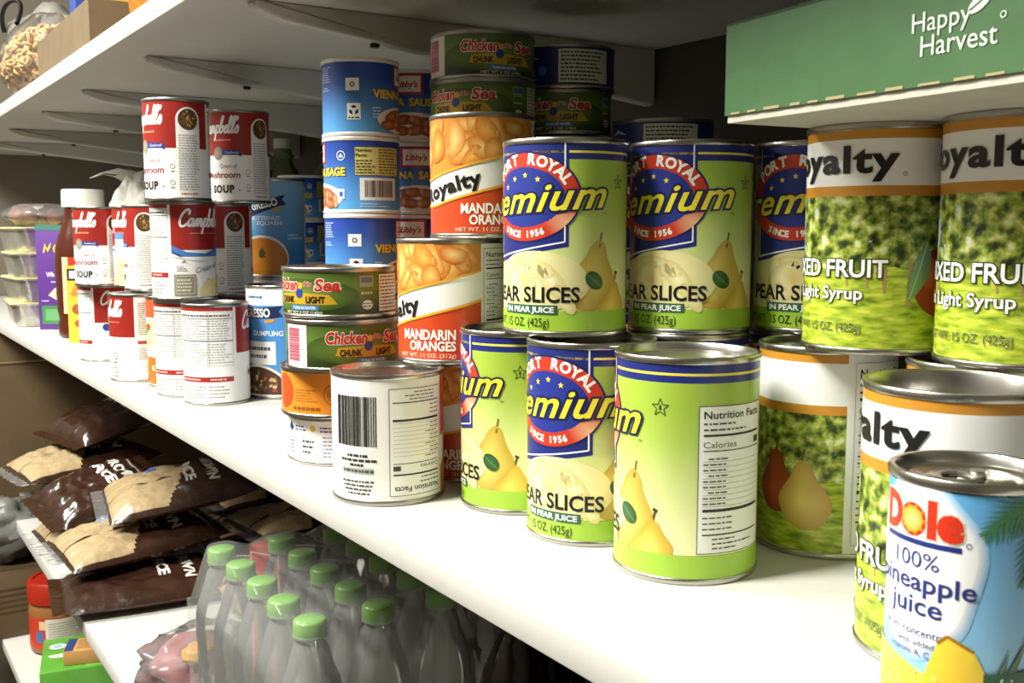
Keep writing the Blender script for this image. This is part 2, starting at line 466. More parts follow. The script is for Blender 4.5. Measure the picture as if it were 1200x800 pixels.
# ---- pear slices (green)
def pear_label():
    D = Decal(); C2 = 239
    S0, S1 = -120, 119.6
    g = grad(22, 'eef0b4', 78, 'a5c044')
    D.rect(S0, S1, 15, 101, g, 0, nt=6)
    D.rect(S0, S1, 3.4, 15, '9fc63c', 2.5); D.rect(S0, S1, 101, 110, NAVY, 0); D.rect(S0, S1, 104.6, 105.9, 'f0e25a', 1)
    # pears
    D.line([(22.5, 60), (21, 51)], 1.3, '7a6a2c', 1)
    pear(D, 14, 14.5, 34, 41, 1, lean=7, cen='efdc74', edge='c0a03c')
    D.line([(34.5, 37), (32.5, 30)], 1.4, '5e4a20', 1); D.line([(33, 37.3), (35.4, 36.2)], 1.6, '4a3a1c', 2)
    pear(D, 31, 8.5, 25, 23, 2, lean=2, cen='f0d864', edge='c9a232')
    # halves in cream
    P = [(-18+33*math.cos(a)*(1 if math.sin(a) < 0 else .96), 32+(17.5 if math.sin(a) > 0 else 17.5)*math.sin(a)) for a in (2*PI*k/44 for k in range(44))]
    D.blob(P, 'f3edb2', 3, 'e9e0a0', (-22, 36))
    for (x, y, a, b, rt_) in ((-20, 40, 15, 5.5, -.25), (-30, 34, 13, 8, .5), (-8, 33, 13, 6, -.9), (-34, 24, 12, 6, .1), (0, 22, 10, 4.5, -1.0)):
        D.ell(x, y, a, b, 'f7f2c6', 4, 24, rt_, edge='ddcf84')
    D.ell(-24, 32, 6, 9, 'e2c878', 5, 20, .5, edge='f0e4a4')
    D.ell(17.5, 32.5, 6.2, 4.6, '3f6d3a', 5, 20, -.7, edge='28502a'); D.line([(13, 36), (22, 29)], .4, '6d9a5c', 6)
    # blue panel with white rule, slanting foot
    D.poly([(-54, 110), (2.2, 110), (2.2, 52), (-54, 42)], NAVY, 1)
    D.line([(0, 110), (0, 54.6), (-52, 45.2), (-52, 110)], .9, 'f3f3ee', 2)
    # oval ring
    ec = lambda s, t: mixc(hx('c8371f'), hx('f3c79a'), max(0, 1-math.hypot(s-1, (t-66)*1.3)/13))
    D.ring(-25.5, 80, 35.2, 26.2, 34, 25, '16205c', 2, 48)
    D.ring(-25.5, 80, 34, 25, 25.5, 17, ec, 3, 60)
    D.ell(-25.5, 80, 25.8, 17.3, '25348c', 3, 48)
    def arc(txt, a0, a1, ra, rb, size, up=True):
        for k, ch in enumerate(txt):
            a = a0+(a1-a0)*k/(len(txt)-1)
            x, y = -25.5+ra*math.cos(a), 80+rb*math.sin(a)
            if ch == ' ': continue
            nx, ny = math.cos(a)/ra, math.sin(a)/rb; ang = math.atan2(ny, nx)-PI/2
            if not up: ang += PI
            D.text(ch, x, y, size, 'f6f4ea', 4, 'C', rot=ang, bold=.045)
    arc('PORT ROYAL', PI*.80, PI*.145, 27.2, 18.9, 5.9)
    arc('SINCE 1956', PI*1.33, PI*1.63, 31.6, 22.9, 3.6, up=False)
    for x, y in ((-41, 86), (-33, 90.5), (-24.5, 92.5), (-16, 90), (-8.5, 86)): star(D, x, y, 1.9, 'f3e04a', 4)
    D.text('Premium', 26, 74.5, 15.5, 'f4e436', 5, 'R', width=104, rot=.06, shear=.42, bold=.016, outline=(.05, '171d4e'), space=1.08)
    D.text('TM', 23.5, 70, 1.3, '2c3a2c', 2)
    star(D, 36, 88.5, 4.6, '43542a', 1, .55); D.rect(35.4, 36.6, 87.3, 89.7, '30401e', 1)
    D.text('PEAR SLICES', 8.8, 20.2, 8.6, '0d0d0d', 6, 'R', width=64, bold=.022)
    D.rect(-42, -4, 13.0, 18.4, '2f5f46', 5); D.text('IN PEAR JUICE', -6, 14.2, 3.1, 'f4f4ec', 6, 'R', width=34, bold=.03)
    D.text('NET WT. 15 OZ. (425g)', -9, 6.0, 5.0, '1f2c12', 6, 'R', width=54)
    D.nutrition(55, 98, 16, 90)
    D.barcode(-108, -78, 30, 62)
    D.rect(-112, -74, 26, 66, 'f4f4ee', 1); D.dashes(-112, -66, 95, 72, 8, '2c3a1c', 2)
    return D
product('pear', .0377, .1135, pear_label())

# ---- mandarin oranges
def mandarin_label(swap=False):
    D = Decal()
    S0, S1 = -118, 117.5
    D.rect(S0, S1, 3.4, 81.5, 'f2f0ea', 0)
    F0, F1 = -112, 20
    up = lambda s: 50+.245*(s+54)       # band, top edge
    dn = lambda s: 28.5+.245*(s+54)
    # keep the band between two copies: wraps with period 66 mm (two fronts would differ) -> one front
    xs = [F0+(F1-F0)*k/22 for k in range(23)]
    U = lambda s: min(76, max(40, 44+.26*(s+54))); L = lambda s: min(60, max(22, 24+.26*(s+54)))
    D.poly([(F0, 3.4), (F1, 3.4)]+[(x, L(x)) for x in xs[::-1]], 'c9441c', 1)
    D.poly([(F0, 81.5)]+[(x, U(x)) for x in xs]+[(F1, 81.5)], 'dd8a34', 1)
    rr = random.Random(11)
    for k in range(62):
        s = rr.uniform(F0+12, F1-10); t = rr.uniform(40, 79)
        if t < U(s)+4: continue
        a, b = rr.uniform(8.5, 12.5), rr.uniform(5.4, 7.4); ro = rr.uniform(-1.5, 1.5)
        a = min(a, 81-t+2)
        P = []
        for j in range(22):
            x = 2*PI*j/22; px, py = a*math.cos(x), b*math.sin(x)+.03*a*(math.cos(x)**2)*a*.6
            qx, qy = s+px*math.cos(ro)-py*math.sin(ro), t+px*math.sin(ro)+py*math.cos(ro)
            P.append((min(max(qx, F0), F1), min(max(qy, U(qx)), 81.4)))
        D.blob(P, rr.choice(('f6c56c', 'f3b655', 'f8cf80')), 2+.05*k, rr.choice(('d07a26', 'c86a1e', 'dc8c38')))
    for f, o in ((U, 0), (L, 0)):
        D.line([(x, f(x)) for x in xs], 1.6, 'e8a52e', 5.5)
    D.text('Royalty', -23, 37.0, 9.6, '14120e', 5, 'R', width=54, rot=.25, bold=.04, space=1.08)
    D.text('MANDARIN', 1.5, 17.0, 6.6, 'f7efe2', 5, 'R', width=40, bold=.03)
    D.text('ORANGES', 1.5, 9.6, 6.2, 'f7efe2', 5, 'R', width=34, bold=.03)
    D.text('NET WT. 11 OZ. (312g)', 1.5, 4.9, 2.6, 'f2d9c0', 5, 'R', width=44)
    D.nutrition(22, 62, 9, 78, ink='4a4a4a')
    D.barcode(70, 101, 44-30, 46, layer=2)
    for k, (a, b, c) in enumerate(((76, 92, 52), (70, 100, 55), (79, 90, 58))): D.dashes(a, b, c+1.5, c-1.2, 1, '3a3a3a', 2, .6, lo=.9)
    D.rect(72, 96, 60, 64, 'b9b7b2', 1); D.dashes(72, 96, 63.4, 60.6, 1, '55534f', 2, .6, lo=.95)
    for k in range(4): D.dashes(72+k, 98-k*2, 70+k*2.6, 67.6+k*2.6, 1, '55534f', 2, .5, lo=.9)
    return D
product('mandarin', .0375, .0845, mandarin_label(), lid='tin_dark')

# ---- fruit in light syrup
def fruit_label(kind):
    D = Decal(); S0, S1 = -120, 119.6
    Z = lambda s, t: (1, 1, 1)
    D.rect(S0, 52, 3.4, 78, Z, 0, slot=1, nt=1); D.rect(52, S1, 3.4, 110, 'efeeea', 0)
    D.rect(S0, 52, 78, 83, 'c98a2c', 0); D.rect(S0, 52, 83, 105.5, 'f2f1ee', 0); D.rect(S0, 52, 105.5, 110, 'c98a2c', 0)
    if kind == 'mixed':
        for a, b, c, w_ in ((16, 46, 24, 2.0), (4, 43, 31, 1.6), (-4, 42, 33, 1.3), (-14, 42, 34, 1.0), (-50, 44, 30, 1.8), (-75, 44, 32, 1.4)):
            D.line([(a, b), (a-.8, (b+c)/2), (a-.3, c)], w_, 'a58a58', 1)
        D.ell(33, 36, 16, 17, 'c8442c', 2, 30, edge='8e2a1c'); D.ell(28, 40, 7, 8, 'dc7a4a', 3, 20, edge='c4472e')
        D.poly([(24, 56), (27, 48), (25, 38), (19, 30), (15, 27), (15, 36), (18, 47)], '6f9668', 4)
        D.line([(24, 56), (20, 42), (15.4, 28)], .6, 'a9c09a', 5)
        D.text('MIXED FRUIT', 4.8, 38.6, 8.4, 'fbfbf6', 5, 'R', width=69, bold=.02, outline=(.05, '2a3a12'))
        D.text('in Light Syrup', -6.5, 27.5, 6.2, 'fbfbf6', 5, 'R', width=52, bold=.015, outline=(.04, '3c4a18'))
    else:
        for a, b, c, w_ in ((8, 44, 24, 1.6), (34, 42, 28, 1.4)):
            D.line([(a, b), (a-.8, (b+c)/2), (a-.3, c)], w_, '8a7448', 1)
        pear(D, 14, 22, 27, 35, 2, 0, cen='c45a34', edge='8c3a20'); D.line([(15, 63), (14, 56)], 1.2, '5a3a20', 2)
        D.line([(31, 59), (29.5, 52)], 1.3, '6e5428', 3)
        pear(D, 32, 15, 31, 38, 3, -2, cen='efd672', edge='c39a44')
    D.text('Royalty', 8.5 if kind == 'mixed' else -22, 89.5, 12.6, '141210', 5, 'R', width=80, bold=.034, space=1.1)
    D.ring(11 if kind == 'mixed' else -19, 88.4, 1, 1, .75, .75, '333333', 5, 14)
    D.text('NET WT. 15 OZ. (425g)', -7, 11.5, 4.2, '4c5a1c', 5, 'R', width=50, outline=(.02, 'e4e89a'))
    D.nutrition(56, 98, 8, 106, border='b5b3ad')
    return D
product('mixed', .0377, .1135, fruit_label('mixed'), ('print', 'orchard'))
product('pearhalf', .0377, .1135, fruit_label('pear'), ('print', 'orchard'))
# the front one shows a deep opened rim
PROD['mixed_open'] = (.0377, .1135, [(n, (can_lid(.0377, .1135, .011) if n == 'lid' else m)) for n, m in PROD['mixed'][2]], False)

# ---- red and white soup
RED = '97241a'
def script_name(D, x0, y0, h, width):
    """white flowing script, drawn as pen strokes"""
    S = [[(1.45, 1.45), (1.5, 1.8), (1.15, 2.0), (.6, 1.75), (.15, 1.1), (.1, .45), (.45, .02), (1.0, .1), (1.5, .5)],
         [(2.3, .9), (1.95, 1.0), (1.6, .6), (1.65, .1), (2.0, .12), (2.3, .6), (2.38, .95), (2.3, .3), (2.45, .02), (2.75, .4), (2.95, .95), (2.85, .05), (3.05, .7), (3.3, .98), (3.4, .75), (3.3, .05), (3.55, .75), (3.8, .98), (3.92, .7), (3.85, .15), (4.05, .05), (4.35, .5)],
         [(4.35, .5), (4.55, 1.0), (4.35, -.9)], [(4.5, .75), (4.8, 1.0), (5.1, .8), (5.1, .3), (4.85, .02), (4.5, .15)],
         [(5.1, .3), (5.45, .9), (5.75, 1.9), (5.6, 2.05), (5.45, 1.4), (5.4, .2), (5.6, 0), (5.95, .2), (6.05, .7), (5.85, .95), (5.6, .75)],
         [(6.05, .6), (6.4, .55), (6.75, .75), (6.65, 1.0), (6.4, .85), (6.35, .25), (6.6, 0), (6.95, .3), (7.3, 1.2), (7.4, 1.95), (7.2, 2.0), (7.1, 1.2), (7.1, .2), (7.3, 0), (7.6, .35), (7.95, 1.2), (8.05, 1.95), (7.85, 2.0), (7.75, 1.2), (7.75, .2), (7.95, 0), (8.25, .3)],
         [(8.45, 2.0), (8.35, 1.6)], [(8.25, .3), (8.65, 1.0), (8.85, .55), (8.8, .1), (8.5, .02), (8.4, .2)]]
    kx = width/9.6
    for P in S:
        Q = []
        for i in range(len(P)-1):
            p0, p1, p2, p3 = P[max(0, i-1)], P[i], P[i+1], P[min(len(P)-1, i+2)]
            for j in range(4):
                u = j/4; f = lambda m: .5*(2*p1[m]+(p2[m]-p0[m])*u+(2*p0[m]-5*p1[m]+4*p2[m]-p3[m])*u*u+(3*p1[m]-p0[m]-3*p2[m]+p3[m])*u**3)
                Q.append((f(0), f(1)))
        Q.append(P[-1])
        R_ = [(x0+kx*(x+.30*y), y0+h*y*(1.0 if y > 1.05 else .92)) for x, y in Q]
        D.line(R_, 2.3, 'f7f4ee', 3)
        for x, y in R_: D.ell(x, y, 1.1, 1.1, 'f7f4ee', 3.2, 6)
def soup_label(kind):
    D = Decal(); S0, S1 = -105, 104.6
    D.rect(S0, S1, 3.2, 98.4, 'f2f0ea', 0)
    D.rect(-75, 0, 52, 98.4, RED, 1)
    script_name(D, -67, 76.0, 8.6, 56)
    D.rect(-56, -18, 68.6, 69.4, 'd98a70', 2) if kind != 'mush' else D.dashes(-46, -22, 70, 66.5, 1, 'd98a70', 2, .5, lo=.9)
    if kind == 'plain':
        D.dashes(4, 16, 92, 54, 16, '8a877f', 2, .4, lo=.8); D.dashes(20, 34, 92, 54, 14, '9a978f', 2, .4, lo=.8); D.rect(3, 17, 44, 48, 'a8402f', 2); D.dashes(4, 30, 40, 26, 6, '9a978f', 2, .4)
        for x, y in ((-26, 30), (-26, 14)): D.ring(x, y, 4, 4, 2.8, 2.8, '7d7a72', 2, 16); D.rect(x-4, x+4, y-8, y-6, '8a877f', 2)
        D.rect(22, 30, 10, 20, 'b5b2a8', 2); D.ell(-60, 46, 5, 5, '2a3c86', 3, 14)
    elif kind == 'mush':
        D.rect(22.5, 34, 52, 98.4, RED, 1); D.rect(0, 22.5, 3.2, 70, 'ece9e2', 1); D.rect(0, 22.5, 70, 98.4, RED, 1)
        D.ell(11.5, 80, 12.2, 12.6, 'ece9e2', 2, 30); D.rect(-.7, 23.7, 52, 78, 'ece9e2', 2)
        D.ell(11.5, 80.5, 10, 10.4, '6e4a22', 3, 30, edge='4a3014')
        r2 = random.Random(2)
        for k in range(26):
            a, q = r2.uniform(0, 6.28), r2.uniform(0, 8.6); D.ell(11.5+q*math.cos(a), 80.5+q*math.sin(a), r2.uniform(.9, 1.9), r2.uniform(.5, 1.1), r2.choice(('9a7a44', '3c260f', 'b4935a')), 4, 8, a)
        D.dashes(1.5, 22, 66, 10, 22, 'a09d95', 3, .42, lo=.8); D.dashes(3, 21, 8.6, 5.4, 1, 'b0453a', 3, .5, lo=.9)
        D.poly([(-33, 58), (-12.5, 56.6), (-11.5, 49.6), (-15, 52), (-33, 52.6)], '2a3c86', 3); D.text('Condensed', -15, 53.6, 2.6, 'e8e6ee', 4, 'R', width=14.5)
        D.ell(-39, 54, 6.2, 7, 'a39a86', 3, 22, edge='8a8170')
        D.text('Cream of', -26.5, 38, 4.6, RED, 2, 'C', width=19); D.text('Mushroom', -13.5, 27.5, 6.6, '8c2030', 2, 'R', width=44, bold=.02)
        D.text('SOUP', -20, 11.5, 7.8, '15120f', 2, 'R', width=28, bold=.05, space=1.15); D.ell(-14.5, 14, 1, 1, '77736b', 2, 10)
        for y in (34, 18): D.ring(-5, y, 2.6, 2.6, 2.0, 2.0, '9a968e', 2, 16); D.rect(-7, -3, y-5.6, y-4.2, '9a968e', 2)
    else:
        P = [(-75, 57), (-60, 50), (-40, 48), (-20, 54), (0, 66), (0, 55), (-20, 46), (-40, 42), (-60, 44), (-75, 51)]
        D.poly(P, '4a78b8', 2); D.poly([(p[0], p[1]-2.2) for p in P], '2b3a86', 1) ; D.poly([(-75, 45), (0, 45), (0, 53), (-20, 44), (-40, 40), (-60, 42), (-75, 49)], 'f2f0ea', 3)
        D.text('Cream of', -36, 31, 5.6, '55616e', 4, 'C', width=30, shear=.3, rot=.2)
        D.poly([(-66, 38), (-62.5, 42), (-59, 38), (-62.5, 40)], '9a7a2c', 4); D.dashes(-70, -55, 36, 30, 3, '9a968e', 4, .4)
        D.rect(-73, -51, 5, 27, '8f8871', 4); D.frame(-71.5, -52.5, 7, 25.5, .6, 'cfc8b4', 5); D.dashes(-70, -54, 23, 9, 4, 'd8d2c0', 5, .5, lo=.8)
        D.poly([(-48, 4), (12, 4), (12, 34), (2, 28), (-20, 24), (-38, 20), (-48, 12)], 'e6d792', 4)
        r2 = random.Random(4)
        for k in range(30): D.ell(r2.uniform(-40, 10), r2.uniform(6, 22), r2.uniform(1.5, 3), r2.uniform(.8, 1.6), r2.choice(('f2e8b4', 'd8c476', 'efe0a0')), 5, 10, r2.uniform(0, 3))
        if kind == 'bowl':
            D.rect(-40, -22, 5, 60, 'f0eee8', 4); D.rect(-40, -22, 60, 68, '5a8ac4', 4); D.dashes(-38, -24, 55, 49, 2, '77808c', 5, .5)
            D.rect(-40, -22, 6, 36, 'e9dc9c', 5)
    # back: nutrition tables
    D.rect(-105, -78, 94.5, 98.4, RED, 1); D.rect(36, 104.6, 94.5, 98.4, RED, 1)
    for a, b in ((-104, -79), (66, 102), (38, 62)):
        D.dashes(a, b, 92, 88, 1, '5f5d58', 2, .5, lo=.95); D.dashes(a, b, 86, 66, 8, 'a3a099', 2, .4, lo=.75); D.rect(a, b, 64.5, 65.4, '3c3a36', 2)
        D.dashes(a, b, 63, 42, 8, 'b0ada5', 2, .4, lo=.6); D.rect(a, b, 86.6, 87.3, '55524c', 2)
        D.rect(a, b, 24, 29, 'a32a22', 2); D.dashes(a+2, b-4, 28, 25, 1, 'e4c0b8', 3, .5, lo=.7); D.dashes(a, b, 21, 7, 4, '9a968e', 2, .35, lo=.6)
    D.frame(-104.4, -78.6, 40, 93.5, .35, '9a968e', 2); D.frame(65.4, 102.6, 40, 93.5, .35, '9a968e', 2)
    return D
for k in ('mush', 'chick', 'bowl', 'plain'): product('soup_'+k, .0334, .1016, soup_label(k), lid='tin_dark')

# ---- blue ready soup
def blue_soup(kind):
    D = Decal(); S0, S1 = -121, 120.6
    D.rect(S0, S1, 3.4, 114, grad(30, '3f86c8', 110, '8fbde2'), 0, nt=4) if kind == 'squash' else (D.rect(S0, S1, 3.4, 97, '4a8cca', 0), D.rect(S0, S1, 97, 114, 'e8ebee', 0))
    D.dashes(-30, -8, 108, 103, 1, '3a5f8c', 2, .5)
    D.poly([(-45, 78), (0, 96), (8, 97.5), (4, 92), (9, 86), (0, 84), (-45, 68)], '1c2850', 2) if kind == 'squash' else D.poly([(-40, 93), (5, 96), (12, 97), (8, 91), (12, 86), (3, 84), (-40, 83)], '1c2850', 2)
    D.text('PROGRESSO', -1, 85.5, 8.6, 'f4f2ec', 3, 'R', width=50, rot=.2 if kind == 'squash' else .03, bold=.03)
    D.poly([(-8, 81.5), (4, 84), (2, 80), (-6, 79)], 'd9922c', 3)
    if kind == 'squash':
        D.text('BUTTERNUT', -16, 68, 4.4, 'eef3f8', 3, 'C', width=34, bold=.02); D.text('SQUASH', 3, 62, 4.6, 'eef3f8', 3, 'R', width=30, bold=.02)
        D.ell(-22, 22, 33, 28, 'eae3d2', 2, 44); D.ell(-22, 20.5, 31, 26.5, 'd98a28', 3, 44, edge='c87618')
        D.poly([(-21, 36), (-17, 29), (-18, 24), (-22, 22.5), (-25.5, 25), (-25, 30)], '4a5a2a', 4)
        D.dashes(10, 34, 52, 44, 2, 'd5e2ee', 3, .4)
    else:
        D.text('DUMPLING', 12, 66, 5, 'eef3f8', 3, 'R', width=34, bold=.02)
        D.rect(-34, 4, 36, 60, 'eceae4', 3); D.dashes(-30, 0, 55, 50, 1, '50565c', 4, .7, lo=.95); D.dashes(-28, 0, 47, 42, 1, '50565c', 4, .7, lo=.8)
        D.ell(-18, 6, 36, 30, 'eae3d2', 4, 44)
        P = [(-18+34*math.cos(PI*k/30), max(5, 5+28.5*math.sin(PI*k/30))) for k in range(31)]; D.poly(P, '4a3020', 5)
        r2 = random.Random(8)
        for k in range(46):
            a, q = r2.uniform(.1, 3.0), r2.uniform(.1, .92); D.ell(-18+32*q*math.cos(a), 6+26*q*math.sin(a), r2.uniform(1.4, 3.2), r2.uniform(1, 2), r2.choice(('8a5a30', 'b0402c', 'c9a468', '6b4a28', 'd8c294')), 6, 10, a)
    D.nutrition(40, 80, 10, 108)
    return D
product('blue_squash', .0382, .1175, blue_soup('squash'), lid='tin'); product('blue_dumpling', .0382, .1175, blue_soup('dumpling'))

# ---- small sausage cans
def sausage_label():
    D = Decal(); S0, S1 = -102, 101.6
    D.rect(S0, S1, 3.0, 59.4, grad(8, '5aa4e0', 50, '1c3c9c'), 0, nt=4)
    D.rect(-14, 14, 41, 58, 'c0241c', 1); D.rect(-12, 12, 42.8, 56.4, 'f2efe8', 2); D.text('Libby\'s', 0, 47, 5, 'b5221c', 3, 'C', width=19, shear=.25, bold=.03)
    D.text('VIENNA', -19, 31, 6.4, 'ecc93a', 3, 'C', width=34, bold=.04, outline=(.03, '16265e')); D.text('SAUSAGE', 20, 31, 6.4, 'ecc93a', 3, 'C', width=36, bold=.04, outline=(.03, '16265e'))
    D.ell(2, 14, 34, 11.5, 'ece6da', 2, 36)
    for (x, y, ro) in ((-16, 17, .35), (-4, 19, .1), (8, 18, -.2), (20, 16, -.4), (-20, 10, .1), (-6, 10, -.1), (8, 10, .15), (20, 9, -.1)):
        D.ell(x, y, 9.5, 4.4, 'cf8a5e', 3, 22, ro, edge='8a4526'); D.ell(x+8.5*math.cos(ro), y+8.5*math.sin(ro), 2.2, 3.2, 'deb08a', 4, 14, ro, edge='b87850')
    # information side
    D.rect(46, 88, 31, 54, 'd8d07c', 1); D.frame(46, 88, 31, 54, .3, '4a4620', 2)
    D.text('Nutrition', 47, 50, 2.6, '1c1a10', 3, width=13, bold=.02); D.text('Facts', 47, 46, 2.6, '1c1a10', 3, width=9, bold=.02)
    D.dashes(47, 64, 44, 32, 5, '4a4620', 3, .45, lo=.6); D.dashes(66, 87, 53, 32, 9, '4a4620', 3, .42, lo=.75)
    D.rect(50, 84, 11, 29, 'eceae4', 1); D.barcode(54, 80, 13.5, 27); D.dashes(50, 78, 9, 5, 2, 'c8d8ee', 2, .4)
    D.ring(34, 47, 4, 4, 3.3, 3.3, 'dfe6f2', 2, 20); D.poly([(31.5, 45.5), (34, 49), (36.5, 45.5)], 'dfe6f2', 2)
    D.rect(31, 37, 12, 20, 'eef0f0', 4); D.rect(32.4, 35.6, 14, 18, '3c64a8', 5)
    # reverse side: small print and recycling mark
    D.dashes(-86, -72, 56, 43, 7, 'c4d0ea', 2, .4, lo=.7); D.dashes(-86, -74, 40, 36, 2, 'c4d0ea', 2, .4)
    D.rect(-58, -47, 36, 46, 'eef0f0', 2); D.ring(-52.5, 41, 2.2, 2.2, 1.2, 1.2, '55524c', 3, 10); D.rect(-57, -46, 13, 26, 'eef0f0', 2)
    for k in range(3): 
        a = PI/2+k*2*PI/3; D.poly([(-51.5+3.8*math.cos(a+.75), 20.4+3.8*math.sin(a+.75)), (-51.5+4.2*math.cos(a), 20.4+4.2*math.sin(a)), (-51.5+3.8*math.cos(a-.75), 20.4+3.8*math.sin(a-.75)), (-51.5+1.8*math.cos(a-.4), 20.4+1.8*math.sin(a-.4)), (-51.5+1.8*math.cos(a+.4), 20.4+1.8*math.sin(a+.4))], '222222', 3)
    D.dashes(-56, -47, 15.6, 13.6, 1, '333333', 3, .6, lo=.95); D.dashes(-36, -28, 24, 14, 4, 'd4e2f2', 2, .45, lo=.7)
    return D
product('sausage', .0325, .0625, sausage_label(), lid='tin_white', body='tin_white')

# ---- flat tuna cans
def tuna_label(kind):
    D = Decal(); S0, S1 = -133, 132.6
    if kind == 'green':
        gg = lambda s, t: mixc(hx('5f7d2c'), hx('22330f'), min(1, abs(t-24)/18))
        D.rect(S0, S1, 3, 34, gg, 0, nt=6)
        D.ell(0, 17, 46, 12, '7c9440', 1, 36, edge='3c5618')
        D.text('Chicken', -31, 20.5, 8.2, 'c2281e', 2, 'L', width=30, shear=.15, bold=.03, outline=(.05, 'f0e6d4'))
        D.text('of the', 3, 23.5, 3.4, 'c2281e', 2, 'L', width=8, bold=.02, outline=(.05, 'f0e6d4')); D.text('Sea', 13, 20.5, 8.2, 'c2281e', 2, 'L', width=19, shear=.15, bold=.03, outline=(.05, 'f0e6d4'))
        D.poly([(-24, 12), (-22, 17.5), (0, 19), (24, 17.5), (30, 11), (22, 10.4), (-18, 11)], 'c8a024', 2)
        D.ell(0, 18.5, 3.4, 3.6, '27458e', 3, 16); D.ell(1.2, 23.8, 2.2, 2.4, 'd8b13a', 3, 14)
        D.text('CHUNK', -5, 11.8, 4.4, '14120a', 4, 'R', width=16, bold=.04); D.text('LIGHT', 6, 11.8, 4.4, '14120a', 4, 'L', width=15, bold=.04)
        D.rect(-8, 16, 6.4, 9.8, '3f7fc0', 3); D.text('TUNA IN WATER', 4, 7.1, 2.0, 'f0f2f4', 4, 'C', width=20, bold=.02)
        D.text('NET WT 5 OZ (142g)', 2, 3.8, 1.9, 'd9d8c4', 3, 'C', width=34, bold=.02)
        D.rect(-69, -46, 3.2, 34, 'e8e4de', 2); D.rect(-67, -53, 7, 31, 'dc9aa6', 3); rb = random.Random(3)
        y = 7.5
        while y < 30.5:
            L = rb.choice((.4, .8)); D.rect(-66.5, -53.5, y, y+L, 'a83a50', 4); y += L+rb.choice((.5, .8))
        D.rect(46, 57, 23, 31, '8a9a78', 2); D.rect(47, 56, 26, 30, '3f6a8c', 3); D.dashes(47, 57, 20, 17, 1, 'c4ccae', 2, .5, lo=.9)
        D.ell(52, 10, 4.4, 3.4, 'dfe2d0', 2, 16); D.dashes(48, 56, 12, 8, 2, '4a5a30', 3, .4, lo=.8)
        D.rect(62, 92, 4.5, 32, 'e9e6dc', 2); D.frame(62, 92, 4.5, 32, .35, '2a2a2a', 3); D.dashes(63.5, 91, 31, 6, 10, '3c3c3c', 3, .4, lo=.7)
    elif kind == 'orange':
        D.rect(S0, S1, 3, 34, 'e08f2c', 0); D.ring(-12, 18, 8, 8, 7.2, 7.2, 'a8641a', 1, 28); D.ring(-12, 18, 5.2, 5.2, 4.6, 4.6, 'a8641a', 1, 24)
        D.dashes(-16, -8, 20, 16, 2, 'a8641a', 1, .5, lo=.9); D.dashes(-44, -24, 22, 12, 5, 'b5701c', 1, .45); D.dashes(-46, -22, 9, 5.5, 1, '9a5812', 1, .7, lo=.95)
        D.ell(-58, 19, 12, 13, 'c8501c', 1, 24); D.rect(20, 60, 5, 32, 'f0e6d0', 1); D.dashes(22, 58, 31, 6, 9, '55482c', 2, .4)
    elif kind == 'white':
        D.rect(S0, S1, 3, 34, 'eceae6', 0); D.poly([(-46, 27), (-42, 32), (-38, 27), (-42, 24)], '26386e', 1); D.dashes(-36, -24, 30, 25, 2, '5a6a9a', 1, .5, lo=.8)
        D.ell(-18, 28, 2.4, 2.4, 'e0b04a', 1, 12); D.dashes(-12, 18, 30, 25, 2, '4a5a92', 1, .5, lo=.9); D.dashes(-10, 22, 23, 6, 6, '8892b8', 1, .4, lo=.7)
        D.frame(-46, -36, 6, 19, .6, '6a78aa', 1); D.dashes(-45, -37, 18, 7, 4, '6a78aa', 1, .5, lo=.8); D.dashes(-28, -17, 20, 8, 3, '55555c', 1, .45, lo=.7)
        D.rect(40, 80, 5, 32, '26386e', 1)
    else:
        D.rect(S0, S1, 3, 34, '1c2a72', 0); D.poly([(-46, 24), (-34, 29), (-22, 24), (-34, 26)], 'b9bcc8', 1); D.ell(-20, 15, 4, 4, '4a6ab0', 1, 16); D.dashes(-48, -24, 12, 7, 2, '8a92b8', 1, .4)
        D.rect(-6, 40, 5, 32, 'd9d8ce', 1); D.dashes(-4, 38, 31, 6, 8, '3c3c3c', 2, .45, lo=.7)
    return D
for k in ('green', 'orange', 'white', 'navy'): product('tuna_'+k, .0425, .037, tuna_label(k), lid='tin_dark')

